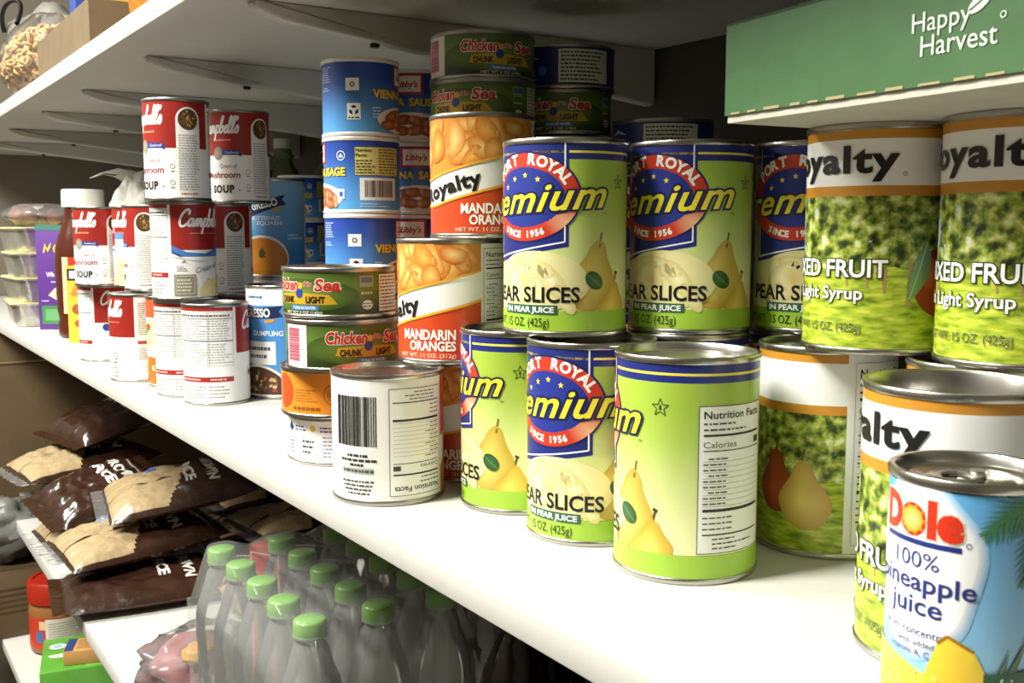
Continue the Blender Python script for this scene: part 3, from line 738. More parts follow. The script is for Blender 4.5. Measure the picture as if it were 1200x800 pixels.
# ---- pineapple juice
def juice_label():
    D = Decal(); S0, S1 = -83, 82.6
    D.rect(S0, S1, 3, 92, grad(20, 'a5d8f6', 85, '66b2ea'), 0, nt=5)
    def glow(pts, col='fbfcfd', lay=1):
        for k in range(6):
            f = 1.16-.032*k; c = (0, 66)
            D.poly([(c[0]+(x-c[0])*f, c[1]+(y-c[1])*f) for x, y in pts], mixc(hx('7cc0ee'), hx(col), (k+1)/6), lay)
            lay += .35
    glow([(19.5*math.cos(a)*(1+.06*math.sin(5*a)), 66+27*math.sin(a)*(1+.05*math.cos(4*a))) for a in (2*PI*k/40 for k in range(40))])
    D.text('D', -15.5, 76.5, 11.5, 'd8371f', 4, 'L', bold=.05, width=9.5, outline=(.03, 'f2e2c8'))
    D.ell(-1.6, 81, 5.2, 5.6, 'd8371f', 4, 22); D.ell(-1.6, 81, 4.1, 4.4, 'fbe08a', 5, 20, edge='f2a526')
    for k in range(10):
        a = k*PI/5; D.poly([(-1.6+4*math.cos(a-.18), 81+4*math.sin(a-.18)), (-1.6+6*math.cos(a), 81+6.4*math.sin(a)), (-1.6+4*math.cos(a+.18), 81+4*math.sin(a+.18))], 'ea8a22', 5)
    D.text('le', 4, 76.5, 11.5, 'd8371f', 4, 'L', bold=.05, width=11.5, outline=(.03, 'f2e2c8'))
    D.rect(-15, 15, 72.8, 74.6, '24357e', 4); D.ring(17, 75.5, .9, .9, .65, .65, '24357e', 4, 12)
    D.text('100%', 0, 65.2, 5.6, '2c3a7c', 4, 'C', width=17)
    D.text('pineapple', 1, 57.6, 6.2, '2c3a7c', 4, 'C', width=38, bold=.015)
    D.text('juice', 0, 49.6, 6.4, '2c3a7c', 4, 'C', width=20, bold=.015)
    D.rect(-8, 8, 46.4, 46.6, '9aa4c4', 4)
    D.text('from concentrate', 1, 42.4, 2.8, '2c3a7c', 4, 'C', width=27); D.text('with added', 1, 38.8, 2.2, '4a568c', 4, 'C', width=14); D.text('vitamins A, C & E', 1, 35.6, 2.2, '4a568c', 4, 'C', width=21)
    # fruit chunks
    D.poly([(-34, 20), (-32, 33), (-22, 36), (-6, 33.5), (6, 30), (10, 26), (8, 6), (-30, 6)], grad(8, 'e8b32c', 34, 'f8dc5a'), 5)
    D.poly([(5, 30), (9, 42), (12, 45), (20, 41), (25, 31), (24, 14), (4, 12)], grad(12, 'efc02e', 42, 'f6d648'), 6)
    D.line([(9, 42), (12, 45), (20, 41)], 1.0, 'a8781c', 7)
    r2 = random.Random(9)
    for k in range(46):
        x, y = r2.uniform(-28, 24), r2.uniform(8, 31); D.ell(x, y, r2.uniform(.8, 2.2), r2.uniform(.3, .7), r2.choice(('fbe88a', 'd89a1c', 'f6cf3c')), 7, 8, r2.uniform(0, 3))
    D.poly([(-34, 18), (-20, 8), (8, 6), (8, 3), (-34, 3)], '6e6038', 6)
    for (x, y, ax, ay) in ((26, 24, 38, 47), (28, 22, 44, 38), (29, 20, 47, 31), (25, 26, 31, 42)):
        D.poly([(x-2, y), (x+3, y-2), (ax, ay)], '4c6a52', 5); D.line([(x, y), (ax, ay)], .4, '8aa486', 6)
    D.poly([(23, 25), (62, 27), (62, 36), (23, 34)], '1f5a32', 7); D.text('Live Well', 27, 27.2, 5.6, 'f2f2ea', 8, 'L', width=28, shear=.3, rot=.03)
    # palm fronds
    def frond(p0, p1, p2, n=13, L=9, col='4a8a50'):
        pts = []
        for k in range(n+1):
            u = k/n; pts.append(((1-u)**2*p0[0]+2*u*(1-u)*p1[0]+u*u*p2[0], (1-u)**2*p0[1]+2*u*(1-u)*p1[1]+u*u*p2[1]))
        D.line(pts, .7, '4a8a4c', 4)
        for k in range(1, n):
            (a, b), (c, d) = pts[k], pts[k+1]; q = math.hypot(c-a, d-b); dx, dy = (c-a)/q, (d-b)/q
            l = L*math.sin(PI*min(1, .25+.75*k/n))+2
            for sg in (1, -1):
                ex, ey = a+l*(dx*.65-sg*dy*.6), b+l*(dy*.65+sg*dx*.6)-1.5
                D.poly([(a-dx*1.3, b-dy*1.3), (a+dx*1.3, b+dy*1.3), (ex, ey)], col, 3+.5*(k % 2))
    frond((46, 91), (34, 92), (20, 79), L=11); frond((48, 90), (38, 84), (34, 62), L=10, col='407c48'); frond((52, 91), (52, 84), (54, 70), L=7)
    return D
product('juice', .0265, .096, juice_label(), tab=True)
def veg_label():
    D = Decal(); S0, S1 = -104, 104
    D.rect(S0, S1, 3.2, 98, 'e8e2d0', 0); D.rect(S0, S1, 78, 98, 'c2562a', 1); D.rect(S0, S1, 46, 74, 'd9cf9a', 1); D.rect(S0, S1, 4, 34, 'd2691e', 1)
    r2 = random.Random(6)
    for k in range(80): D.ell(r2.uniform(-100, 100), r2.choice((r2.uniform(48, 72), r2.uniform(8, 30))), r2.uniform(2, 5), r2.uniform(2, 4), r2.choice(('7a8a3c', 'e89a3a', 'f2e0b0', 'b8401c')), 2+k % 3, 12)
    return D
product('veg', .0334, .1016, veg_label())
# ------------------------------------------------------------------ the cans on the shelf (heights follow the stacking)
hp, hm, hs, hb, hv, ht = .1135, .0845, .1016, .1175, .0625, .037
GP, GF = 'green pear slice cans', 'orchard picture fruit cans'
def C(key, name, label, cat, P, z, face, group=None, **k): return can(key, name, label, cat, P, z, face, group, **k)
# green pears
C('pear', 'fruit_can', 'green pear can at front turned to show its nutrition panel and open star', 'fruit can', (.3688, .3878), 0, 50, GP)
C('pear', 'fruit_can', 'green pear can on the shelf just left of the nutrition panel can, logo in view', 'fruit can', (.3655, .464), 0, 1, GP)
C('pear', 'fruit_can', 'leftmost green pear can on the shelf, beside the white label can', 'fruit can', (.366, .5395), 0, 36, GP)
C('pear', 'fruit_can', 'upper green pear can of the stacked pair, left one next to the orange can', 'fruit can', (.372, .499), hp, 0, GP)
C('pear', 'fruit_can', 'upper green pear can of the stacked pair, right one', 'fruit can', (.444, .4665), hp, -1.5, GP)
C('pear', 'fruit_can', 'shaded pear can in the dark gap between the upper pear pair and the fruit cans', 'fruit can', (.509, .4235), hp, -12, GP)
C('pear', 'fruit_can', 'pear can hidden in shade under the right upper pear can', 'fruit can', (.4425, .4655), 0, 0, GP)
C('pear', 'fruit_can', 'pear can in deep shade behind, under the shaded pear can', 'fruit can', (.517, .437), 0, 0, GP)
for z, w_ in ((0, 'lower'), (hp, 'upper')): C('pear', 'fruit_can', 'pear can in the dark behind the upper pear pair, '+w_+' of its column', 'fruit can', (.59, .655), z, -20, GP)
C('tuna_navy', 'tuna_can', 'flat dark blue can in shade on the pear column behind the upper pear pair', 'fish can', (.59, .655), 2*hp, 10, 'flat fish cans')
# mandarins
GM = 'orange segment cans'
C('mandarin', 'fruit_can', 'white back of an upside-down can with barcode at the shelf front', 'fruit can', (.3045, .604), 0, 64, GM, flip=True)
C('mandarin', 'fruit_can', 'orange segment can on the shelf, mostly hidden behind the white barcode can', 'fruit can', (.3785, .628), 0, 0, GM)
C('mandarin', 'fruit_can', 'orange segment can in the middle of its stack, full product name in view', 'fruit can', (.3635, .6215), hm, -2, GM)
C('mandarin', 'fruit_can', 'topmost can of the front orange segment stack, beside the upper pear can', 'fruit can', (.391, .6225), 2*hm, -24, GM)
for k, w_ in enumerate(('bottom', 'middle', 'top')):
    C('mandarin', 'fruit_can', 'orange segment can carrying two green fish cans behind the front stack, '+w_+' of three', 'fruit can', (.447, .711), k*hm, -10, GM)
    C('mandarin', 'fruit_can', 'orange segment can in the dark rear column under the small blue can, '+w_+' of three', 'fruit can', (.539, .727), k*hm, -10, GM)
GT = 'flat fish cans'
C('tuna_green', 'tuna_can', 'green flat fish can high in the stack, lying on the shaded orange segment column', 'fish can', (.447, .711), 3*hm, 22, GT)
C('tuna_green', 'tuna_can', 'topmost green flat fish can of all, near the upper shelf', 'fish can', (.450, .716), 3*hm+ht, -14, GT)
C('tuna_green', 'tuna_can', 'dark green flat fish can in shade under the blue flat can', 'fish can', (.539, .727), 3*hm, 8, GT)
C('tuna_navy', 'tuna_can', 'dark blue flat can with white panel, in shade right of the topmost green can', 'fish can', (.541, .726), 3*hm+ht, 0, GT)
C('tuna_white', 'tuna_can', 'white flat can at the bottom of the front fish can stack', 'fish can', (.327, .727), 0, 5, GT)
C('tuna_orange', 'tuna_can', 'orange flat can, second from bottom in the front fish can stack', 'fish can', (.321, .722), ht, -10, GT)
C('tuna_green', 'tuna_can', 'green flat can with pink barcode under the top one of the front fish stack', 'fish can', (.318, .703), 2*ht, -19, GT)
C('tuna_green', 'tuna_can', 'top green flat can of the front fish stack, right of the blue soup can', 'fish can', (.320, .712), 3*ht, 32, GT)
# sausages
GV = 'small blue sausage cans'
for k, (f, w_) in enumerate(((0, 'lowest, hidden behind the fish cans'), (30, 'second from bottom, hidden behind the fish cans'), (-47, 'just above the green fish cans'), (53, 'with yellow nutrition panel in view'), (-47, 'topmost, with recycling mark'))):
    C('sausage', 'sausage_can', 'blue sausage can in the tall front stack, '+w_, 'sausage can', (.380, .796), k*hv, f, GV)
for k, w_ in enumerate(('lowest', 'second', 'third', 'fourth', 'topmost')):
    C('sausage', 'sausage_can', 'blue sausage can in the shaded stack between sausage stack and orange can, '+w_+' from below', 'sausage can', (.448, .825), k*hv, (10, 0, 12, 6, 14)[k]-6, GV)
for k, w_ in enumerate(('lowest, hidden', 'second, hidden', 'third', 'topmost')):
    C('sausage', 'sausage_can', 'blue sausage can in the far stack seen right of the squash soup can, '+w_, 'sausage can', (.574, 1.405), k*hv, 22, GV)
# soups
GS, GB = 'red and white soup cans', 'blue ready soup cans'
def S(kind, label, P, z, f): return C('soup_'+kind, 'soup_can', label, 'soup can', P, z, f, GS)
S('mush', 'white-backed soup can in front on the shelf left of the blue dumpling soup can', (.3255, 1.029), 0, -98)
S('mush', 'white-backed soup can partly hidden at the left of the front white-backed soup can', (.316, 1.0965), 0, 118)
S('chick', 'soup can in the middle layer showing both nutrition panel and script name', (.314, 1.091), hs, -64)
S('mush', 'soup can in the middle layer half hidden between the script name can and squash soup', (.3755, 1.152), hs, -3)
S('mush', 'red and white mushroom soup can on top, leftmost of the two highest soup cans', (.307, 1.078), 2*hs, 0)
S('mush', 'red and white mushroom soup can on top, right of the highest soup can', (.394, 1.140), 2*hs, -14)
S('plain', 'soup can on the shelf left of the white-backed pair, red panel over white', (.300, 1.234), 0, 5)
S('plain', 'far soup can on the shelf with narrow white column left of its red panel', (.308, 1.446), 0, -63)
S('mush', 'mushroom soup can farthest left, in front of the brown jar', (.301, 1.420), hs, -9)
S('bowl', 'soup can with pale yellow soup picture squeezed between two mushroom soup cans', (.336, 1.359), hs, -4)
S('mush', 'soup can stacked right of the yellow picture soup can, round photo at its right edge', (.330, 1.278), hs, 20)
S('bowl', 'soup can hidden on the shelf under the yellow picture soup can', (.352, 1.330), 0, 0)
S('mush', 'soup can hidden on the shelf under the half hidden middle soup can', (.3965, 1.166), 0, 0)
C('veg', 'vegetable_can', 'colourful orange and cream can peeking out left of the white-backed soup cans', 'vegetable can', (.325, 1.1655), 0, 0)
C('blue_squash', 'soup_can', 'blue butternut squash soup can with orange bowl picture', 'soup can', (.457, 1.205), hb-.0, -6, GB)
C('blue_dumpling', 'soup_can', 'blue and white dumpling soup can on the shelf, left of the flat fish cans', 'soup can', (.399, 1.034), 0, 12, GB)
C('blue_dumpling', 'soup_can', 'blue soup can hidden on the shelf under the squash soup can', 'soup can', (.459, 1.207), 0, 40, GB)
# orchard fruit
C('pearhalf', 'fruit_can', 'pear halves can on the shelf, red and yellow pear on an orchard picture', 'fruit can', (.461, .373), 0, 42, GF)
C('mixed', 'fruit_can', 'fruit can mostly hidden behind the wide open-rimmed can', 'fruit can', (.463, .279), 0, 0, GF)
C('mixed_open', 'fruit_can', 'large fruit can with deep bare rim at right, behind the juice can', 'fruit can', (.385, .245), 0, 17.6, GF)
C('mixed', 'fruit_can', 'mixed fruit can stacked under the green carton, left one with apple', 'fruit can', (.456, .339), hp, 0, GF)
C('mixed', 'fruit_can', 'mixed fruit can stacked under the green carton at the right edge', 'fruit can', (.461, .2635), hp, -4.7, GF)
jc = C('juice', 'juice_can', 'small blue pineapple juice can with pull tab, nearest the camera', 'juice can', (.318, .196), 0, 17)
# further fruit cans holding up the carton
C('pearhalf', 'fruit_can', 'fruit can deep in shade at the back under the green carton, upper', 'fruit can', (.585, .33), hp, 0, GF)
C('pearhalf', 'fruit_can', 'fruit can deep in shade at the back under the green carton, lower', 'fruit can', (.585, .33), 0, 0, GF)

# ------------------------------------------------------------------ green carton on the fruit cans
def carton_print(D, name, o, ux, uy, mats=('print_matte',), eps=.0002, step=400):
    o, ux, uy = Vector(o), Vector(ux).normalized(), Vector(uy).normalized(); n = ux.cross(uy)
    return D.build(name, lambda s, t, l: tuple(o+ux*s*.001+uy*t*.001+n*eps*(l+1)), [MT[m] for m in mats], step)
MT['green_card'] = noisy('green_card', '35602e', '3a6633', 60, .6)
MT['white_card'] = noisy('pale_card', 'bdb9aa', 'c5c1b3', 40, .7)
MT['kraft'] = noisy('kraft_card', '68573c', '705e42', 30, .8)
MT['kraft_dark'] = noisy('brown_card', '5c4a30', '655236', 14, .8)
zc = 2*hp
t = thing('food_carton', 'green printed carton tray lying on top of the fruit cans', 'carton', (.372, .366, zc), math.radians(-96.5))
# local x runs towards the camera, local y into the shelf, z up
LX, LY, LZ = .42, .27, .046
def tray(LX, LY, LZ, th, mo, mi, name):
    bm = bmesh.new()
    def bx(x0, x1, y0, y1, z0, z1):
        r = bmesh.ops.create_cube(bm, size=1)
        for v in r['verts']: v.co = ((x0+x1)/2+v.co.x*(x1-x0), (y0+y1)/2+v.co.y*(y1-y0), (z0+z1)/2+v.co.z*(z1-z0))
    bx(0, LX, 0, LY, 0, th)
    bx(0, LX, 0, th, th, LZ); bx(0, LX, LY-th, LY, th, LZ); bx(0, th, th, LY-th, th, LZ); bx(LX-th, LX, th, LY-th, th, LZ)
    return from_bm(name, bm, MT[mo])
obj('tray', tray(LX, LY, LZ, .003, 'white_card', 'white_card', 'tray'), t, label='pale card underside')
bm = bmesh.new()
def cube(bm, x0, x1, y0, y1, z0, z1):
    r = bmesh.ops.create_cube(bm, size=1)
    for v in r['verts']: v.co = ((x0+x1)/2+v.co.x*(x1-x0), (y0+y1)/2+v.co.y*(y1-y0), (z0+z1)/2+v.co.z*(z1-z0))
cube(bm, -.001, LX+.001, -.0012, -.0002, .0035, LZ+.001); cube(bm, -.0012, -.0002, -.001, LY, .0035, LZ+.001)
cube(bm, -.001, LX+.001, -.0012, .0028, LZ, LZ+.0012); 
obj('printed_sleeve', from_bm('printed_sleeve', bm, MT['green_card']), t, label='green printed outer face')
D = Decal(); G = 'dfe6d8'
D.text('Happy', 112.5, 24.2, 7.6, G, 1, width=27); D.text('Harvest', 117, 14.8, 7.8, G, 1, width=34)
P = [(143+5.0*math.cos(a), 30.6+3.0*math.sin(a)+2.2*math.cos(a)) for a in (2*PI*k/20 for k in range(20))]
D.blob(P, G, 1); D.line([(139, 28.4), (146, 32.4)], .5, '35602e', 2); D.ring(153, 24.5, 1.3, 1.3, .9, .9, G, 1, 16)
rr = random.Random(4)
x = 4
while x < 400:
    L = rr.uniform(5, 11); D.rect(x, x+L, 3.6, 4.5+rr.uniform(0, .5), 'a99a6e', 1); x += L+rr.uniform(4, 8)
obj('print', carton_print(D, 'carton_print', (0, -.0012, 0), (1, 0, 0), (0, 0, 1)), t, label='white lettering with leaf')

# ------------------------------------------------------------------ far left end of the can shelf
MT['foil'] = noisy('foil', 'bdbbb2', 'cfcdc4', 60, .32, .5, .75, bscale=70)
MT['foil_lid'] = mat('foil_board_lid', 'cfc58a', .5)
def rrect(hx_, hy, r, z, n=6):
    P = []
    for cx, cy, a0 in ((hx_-r, hy-r, 0), (-hx_+r, hy-r, PI/2), (-hx_+r, -hy+r, PI), (hx_-r, -hy+r, 1.5*PI)):
        for k in range(n+1):
            a = a0+PI/2*k/n; P.append((cx+r*math.cos(a), cy+r*math.sin(a), z))
    return P
def loft(name, rings, m, cap0=True, cap1=True, smooth=35):
    vs, fs = [], []; n = len(rings[0])
    for R in rings: vs += R
    for i in range(len(rings)-1):
        for k in range(n): fs.append((i*n+k, i*n+(k+1) % n, (i+1)*n+(k+1) % n, (i+1)*n+k))
    if cap0: fs.append(tuple(range(n))[::-1])
    if cap1: fs.append(tuple(range((len(rings)-1)*n, len(rings)*n)))
    return mesh(name, vs, fs, m, smooth)
FH = .0445
def pan_ring(k, z):
    R = rrect(.045+.009*k, .070+.009*k, .016, z, 8)
    return R
rr = random.Random(2)
def crimp(R, amp): return [(x*(1+amp*(1 if i % 2 else -1)), y*(1+amp*.6*(1 if i % 2 else -1)), z) for i, (x, y, z) in enumerate(R)]
panm = loft('foil_pan', [pan_ring(.0, .0), pan_ring(.15, .001), crimp(pan_ring(.5, .02), .006), crimp(pan_ring(.9, .0385), .006), pan_ring(1.35, .0395), pan_ring(1.4, .0415), pan_ring(1.2, .0418)], MT['foil'], True, False)
lidm = loft('board_lid', [rrect(.0560, .081, .016, .0413, 8), rrect(.0562, .0812, .016, .0435, 8), rrect(.0530, .078, .015, .0443, 8)], MT['foil_lid'])
for k, w_ in enumerate(('bottom', 'second from bottom', 'third from bottom', 'top')):
    b = thing('foil_container', 'foil food container with yellowish lid at the far left, '+w_+' of the stack', 'food container', (.326+.003*(k % 2), 2.062-.004*(k % 3), k*FH), math.radians((-4, 3, -2, 5)[k]), 'stacked foil containers')
    obj('pan', panm, b); obj('lid', lidm, b, label='yellowish board lid')

def crumple(name, rx, ry, rz, m, amp=.25, seed=0, n=28, mm=20, flat=.0, sc_=3, ears=()):
    vs, fs = [], []
    for i in range(mm+1):
        th = PI*i/mm
        for k in range(n):
            a = 2*PI*k/n; d = Vector((math.sin(th)*math.cos(a), math.sin(th)*math.sin(a), -math.cos(th)))
            f = 1+amp*noise.noise(d*sc_*.6+Vector((seed, 0, 0)))+amp*.4*noise.noise(d*sc_*1.7+Vector((0, seed, 0)))
            for e, wdt, ln in ears:
                f += ln*math.exp(-((d-Vector(e).normalized()).length/wdt)**2)
            p = Vector((d.x*rx*f, d.y*ry*f, rz+d.z*rz*f)); 
            if p.z < flat: p.z = flat
            vs.append(p)
    for i in range(mm):
        for k in range(n): fs.append((i*n+k, i*n+(k+1) % n, (i+1)*n+(k+1) % n, (i+1)*n+k))
    return mesh(name, vs, fs, m, 60)
MT['bag_clear'] = film('clear_bag_film', .12, .28, rough=.15)
MT['bag_white'] = mat('white_carrier_film', 'cfccc2', .45, 0)
MT['bag_white'].node_tree.nodes['Principled BSDF'].inputs['Alpha'].default_value = .8
MT['roll'] = noisy('brown_crust', '5a3214', '7c4a20', 40, .6)
b = thing('bread_bag', 'clear bag with brown rolls lying on the foil containers at far left', 'bag of bread', (.335, 2.055, 4*FH))
for k, (x, y) in enumerate(((.03, -.03), (.022, .04), (-.03, .0))):
    obj('roll', crumple('bread_roll', .026, .034, .019, MT['roll'], .1, k), b, (x, y, .001))
obj('bag', crumple('bread_bag_film', .066, .092, .0215, MT['bag_clear'], .16, 5, flat=0), b, label='clear film')

# purple carton
MT['purple'] = mat('purple_card', '5b2f86', .5)
t = thing('pasta_box', 'purple upright pasta box between foil containers and brown jar', 'food box', (.344, 1.930, 0), math.radians(-34))
obj('box', box('pasta_carton', -.036, .036, -.02, .02, 0, .181, MT['purple'], .0012), t)
D = Decal(); D.rect(-36, 36, 172, 181, '3f7a6c', 0); D.rect(-30, 34, 10, 42, '3f7f47', 1); D.rect(-24, 10, 16, 36, '63a068', 2)
for pts in ([(-24, 134), (-20, 150), (-16, 140), (-9, 152), (-10, 144), (-15, 134), (-19, 142), (-21, 133)],): D.poly(pts, 'd9c23a', 1)
D.ell(10, 140, 16, 12, 'd9c23a', 1, 24); D.text('Wh', -20, 92, 8, 'e9e4f0', 1, width=14, bold=.03); D.dashes(-12, 20, 86, 80, 1, 'cbbfe0', 1, .4)
D.poly([(-18, 60), (-6, 72), (6, 76), (20, 70), (24, 56), (10, 50), (-4, 52)], 'e9dcae', 1); D.ell(4, 62, 9, 6, 'd9c482', 2, 16); D.dashes(-30, -16, 52, 48, 1, 'cbbfe0', 1, .5)
obj('front_print', carton_print(D, 'pasta_print', (0, -.0201, 0), (1, 0, 0), (0, 0, 1)), t)

# brown jar with white cap
MT['brown_plastic'] = mat('brown_plastic', '4a1c10', .25); MT['white_cap'] = mat('white_cap', 'e4e2da', .4)
t = thing('syrup_jar', 'brown plastic jar with wide white cap behind the leftmost soup cans', 'jar', (.352, 1.775, 0), math.atan2(-1.775, -.352)+PI/2)
obj('jar', lathe('jar_body', [(0, 0), (.040, 0), (.045, .004), (.046, .02), (.043, .03), (.046, .045), (.0465, .125), (.045, .145), (.038, .168), (.031, .188), (.029, .198), (.029, .208), (0, .208)], MT['brown_plastic'], 48), t)
obj('cap', lathe('jar_cap', [(0, .2085), (.0305, .2085), (.0325, .2095), (.0325, .234), (.031, .2375), (0, .2375)], MT['white_cap'], 48), t, label='wide white cap')
D = Decal(); D.rect(-40, 40, 40, 130, 'cdb994', 0); D.rect(-28, 40, 106, 130, 'b8361e', 1); D.rect(-16, 40, 46, 90, 'e2b62e', 1)
D.ell(-14, 88, 7, 9, '24242c', 2, 18); D.ell(-13, 88, 4, 6, 'e4e2da', 3, 16); D.ell(-8, 62, 7, 10, '8a3a20', 2, 18); D.dashes(-26, -14, 78, 66, 3, 'c0552e', 2, .6)
lm = D.build('jar_label', cyl_map(.0468), [MT['print']]); smooth_label(lm, .0468); obj('label', lm, t)
# yellow box beside the jar
t = thing('snack_box', 'narrow yellow box standing at the jar, left of the far soup cans', 'food box', (.326, 1.684, 0), math.radians(-26))
MT['yellow_card'] = mat('yellow_card', 'e8c23a', .5)
obj('box', box('yellow_carton', -.018, .018, -.012, .012, 0, .118, MT['yellow_card'], .001), t)
D = Decal(); D.rect(-18, 18, 0, 118, 'e8c23a', 0); D.rect(-17, 0, 96, 114, '20242e', 1); D.rect(-14, -4, 99, 111, 'c9d4de', 2); D.poly([(-14, 74), (-4, 92), (6, 80), (0, 70)], 'd88a3a', 1); D.ell(-4, 52, 8, 8, 'a35a2a', 1, 18); D.ell(-2, 30, 7, 6, 'd4572a', 1, 18)
obj('front_print', carton_print(D, 'snack_print', (0, -.0121, 0), (1, 0, 0), (0, 0, 1)), t)

# knotted white carrier bag
t = thing('carrier_bag', 'translucent white carrier bag with tied ears behind the far soup cans', 'plastic bag', (.432, 1.695, 0))
obj('bag', crumple('carrier_film', .062, .066, .128, MT['bag_white'], .22, 3, 40, 30, 0, 4), t)
def ear(name, pts, w0, w1, seed):
    vs, fs = [], []
    n = len(pts)
    for i, p in enumerate(pts):
        u = i/(n-1); wd = w0+(w1-w0)*u
        for k in range(12):
            a = 2*PI*k/12; q = Vector((math.cos(a)*wd, math.sin(a)*wd*.45, 0))
            q += Vector((1, 1, 0))*noise.noise(Vector((p[0]*30+k, p[2]*25, seed)))*.006
            vs.append((p[0]+q.x, p[1]+q.y, p[2]+q.x*.3))
    for i in range(n-1):
        for k in range(12): fs.append((i*12+k, i*12+(k+1) % 12, (i+1)*12+(k+1) % 12, (i+1)*12+k))
    fs.append(tuple(range((n-1)*12, n*12))); return mesh(name, vs, fs, MT['bag_white'], 60)
obj('ear', ear('bag_ear', [(0, 0, .235), (-.012, .01, .250), (-.030, .02, .262), (-.050, .03, .266), (-.064, .035, .258)], .016, .016, 1), t)
obj('ear', ear('bag_ear', [(.005, 0, .235), (.015, 0, .256), (.02, -.005, .276), (.016, -.008, .292)], .016, .021, 4), t)

# big bottles deep in the shade at the back
def pet(name, r, h, m, cap_r=.0145, ribs=False, n=40):
    p = [(0, .003), (r*.6, .0), (r*.92, .002), (r, .012)]
    z1 = h*.60
    if ribs:
        k = 0
        while .016+k*.012 < z1: p += [(r, .016+k*.012), (r*.96, .021+k*.012), (r, .026+k*.012)]; k += 1
    else: p += [(r, h*.22), (r*.965, h*.25), (r*.965, h*.5), (r, h*.53), (r, z1)]
    p += [(r*.97, h*.66), (r*.86, h*.73), (r*.68, h*.80), (cap_r*1.25, h*.87), (cap_r*.95, h*.9), (cap_r*.95, h*.915), (cap_r*1.2, h*.92), (cap_r*1.2, h*.93), (cap_r*.9, h*.935), (cap_r*.9, h-.004), (0, h-.004)]
    return lathe(name, p, m, n, 50)
def cap_mesh(r, h, m):
    bm = bmesh.new(); n = 48; R = []
    for (f, z) in ((1.0, 0), (1.02, .001), (1.02, h-.0025), (.97, h-.0008), (.88, h)):
        R.append([bm.verts.new((r*f*(1+(.025 if k % 2 and f > .99 else 0))*math.cos(2*PI*k/n), r*f*(1+(.025 if k % 2 and f > .99 else 0))*math.sin(2*PI*k/n), z)) for k in range(n)])
    for a, b_ in zip(R, R[1:]):
        for k in range(n): bm.faces.new((a[k], a[(k+1) % n], b_[(k+1) % n], b_[k]))
    bm.faces.new(R[-1]); bm.faces.new(R[0][::-1])
    return from_bm('screw_cap', bm, MT[m], 40)
MT['cap_green'] = mat('green_cap', '67993a', .3); MT['cap_white'] = mat('pale_cap', 'c9ccd0', .35); MT['cap_red'] = mat('dark_red_cap', '5a1410', .35)
def pet_mat(name, tint, haze, hcol, gloss=.3):
    return film(name, haze, gloss, tint, .08, hcol)
MT['pet_clear'] = None
MT['pet_clear'] = pet_mat('clear_bottle', (.97, .98, .975), .15, (.9, .91, .89), .30)
MT['pet_water'] = pet_mat('green_tinted_bottle', (.55, .66, .42), .22, (.34, .42, .22))
MT['cola'] = mat('cola_filled_bottle', '140805', .12, 0)
GBB = 'big bottles at the back'
bw = pet('large_bottle', .047, .315, MT['pet_water'], ribs=True); cw = cap_mesh(.0145, .016, 'cap_white')
for k, (x, y, l) in enumerate(((.625, 1.60, 'rearmost of the green tinted big bottles at the back wall'), (.66, 1.49, 'green tinted big bottle in shade, nearest the sausage cans'), (.61, 1.72, 'green tinted big bottle farthest left at the back, by the carrier bag'))):
    b = thing('large_bottle', l, 'bottle', (x, y, 0), 0, GBB); obj('bottle', bw, b); obj('cap', cw, b, (0, 0, .303))
bc = pet('large_bottle', .044, .26, MT['cola']); cr = cap_mesh(.0145, .016, 'cap_red')
for k, (x, y, l) in enumerate(((.56, 1.52, 'dark filled big bottle standing behind the squash soup can'), (.515, 1.60, 'dark filled big bottle in shade behind the highest soup cans'))):
    b = thing('large_bottle', l, 'bottle', (x, y, 0), 0, GBB); obj('bottle', bc, b); obj('cap', cr, b, (0, 0, .248))
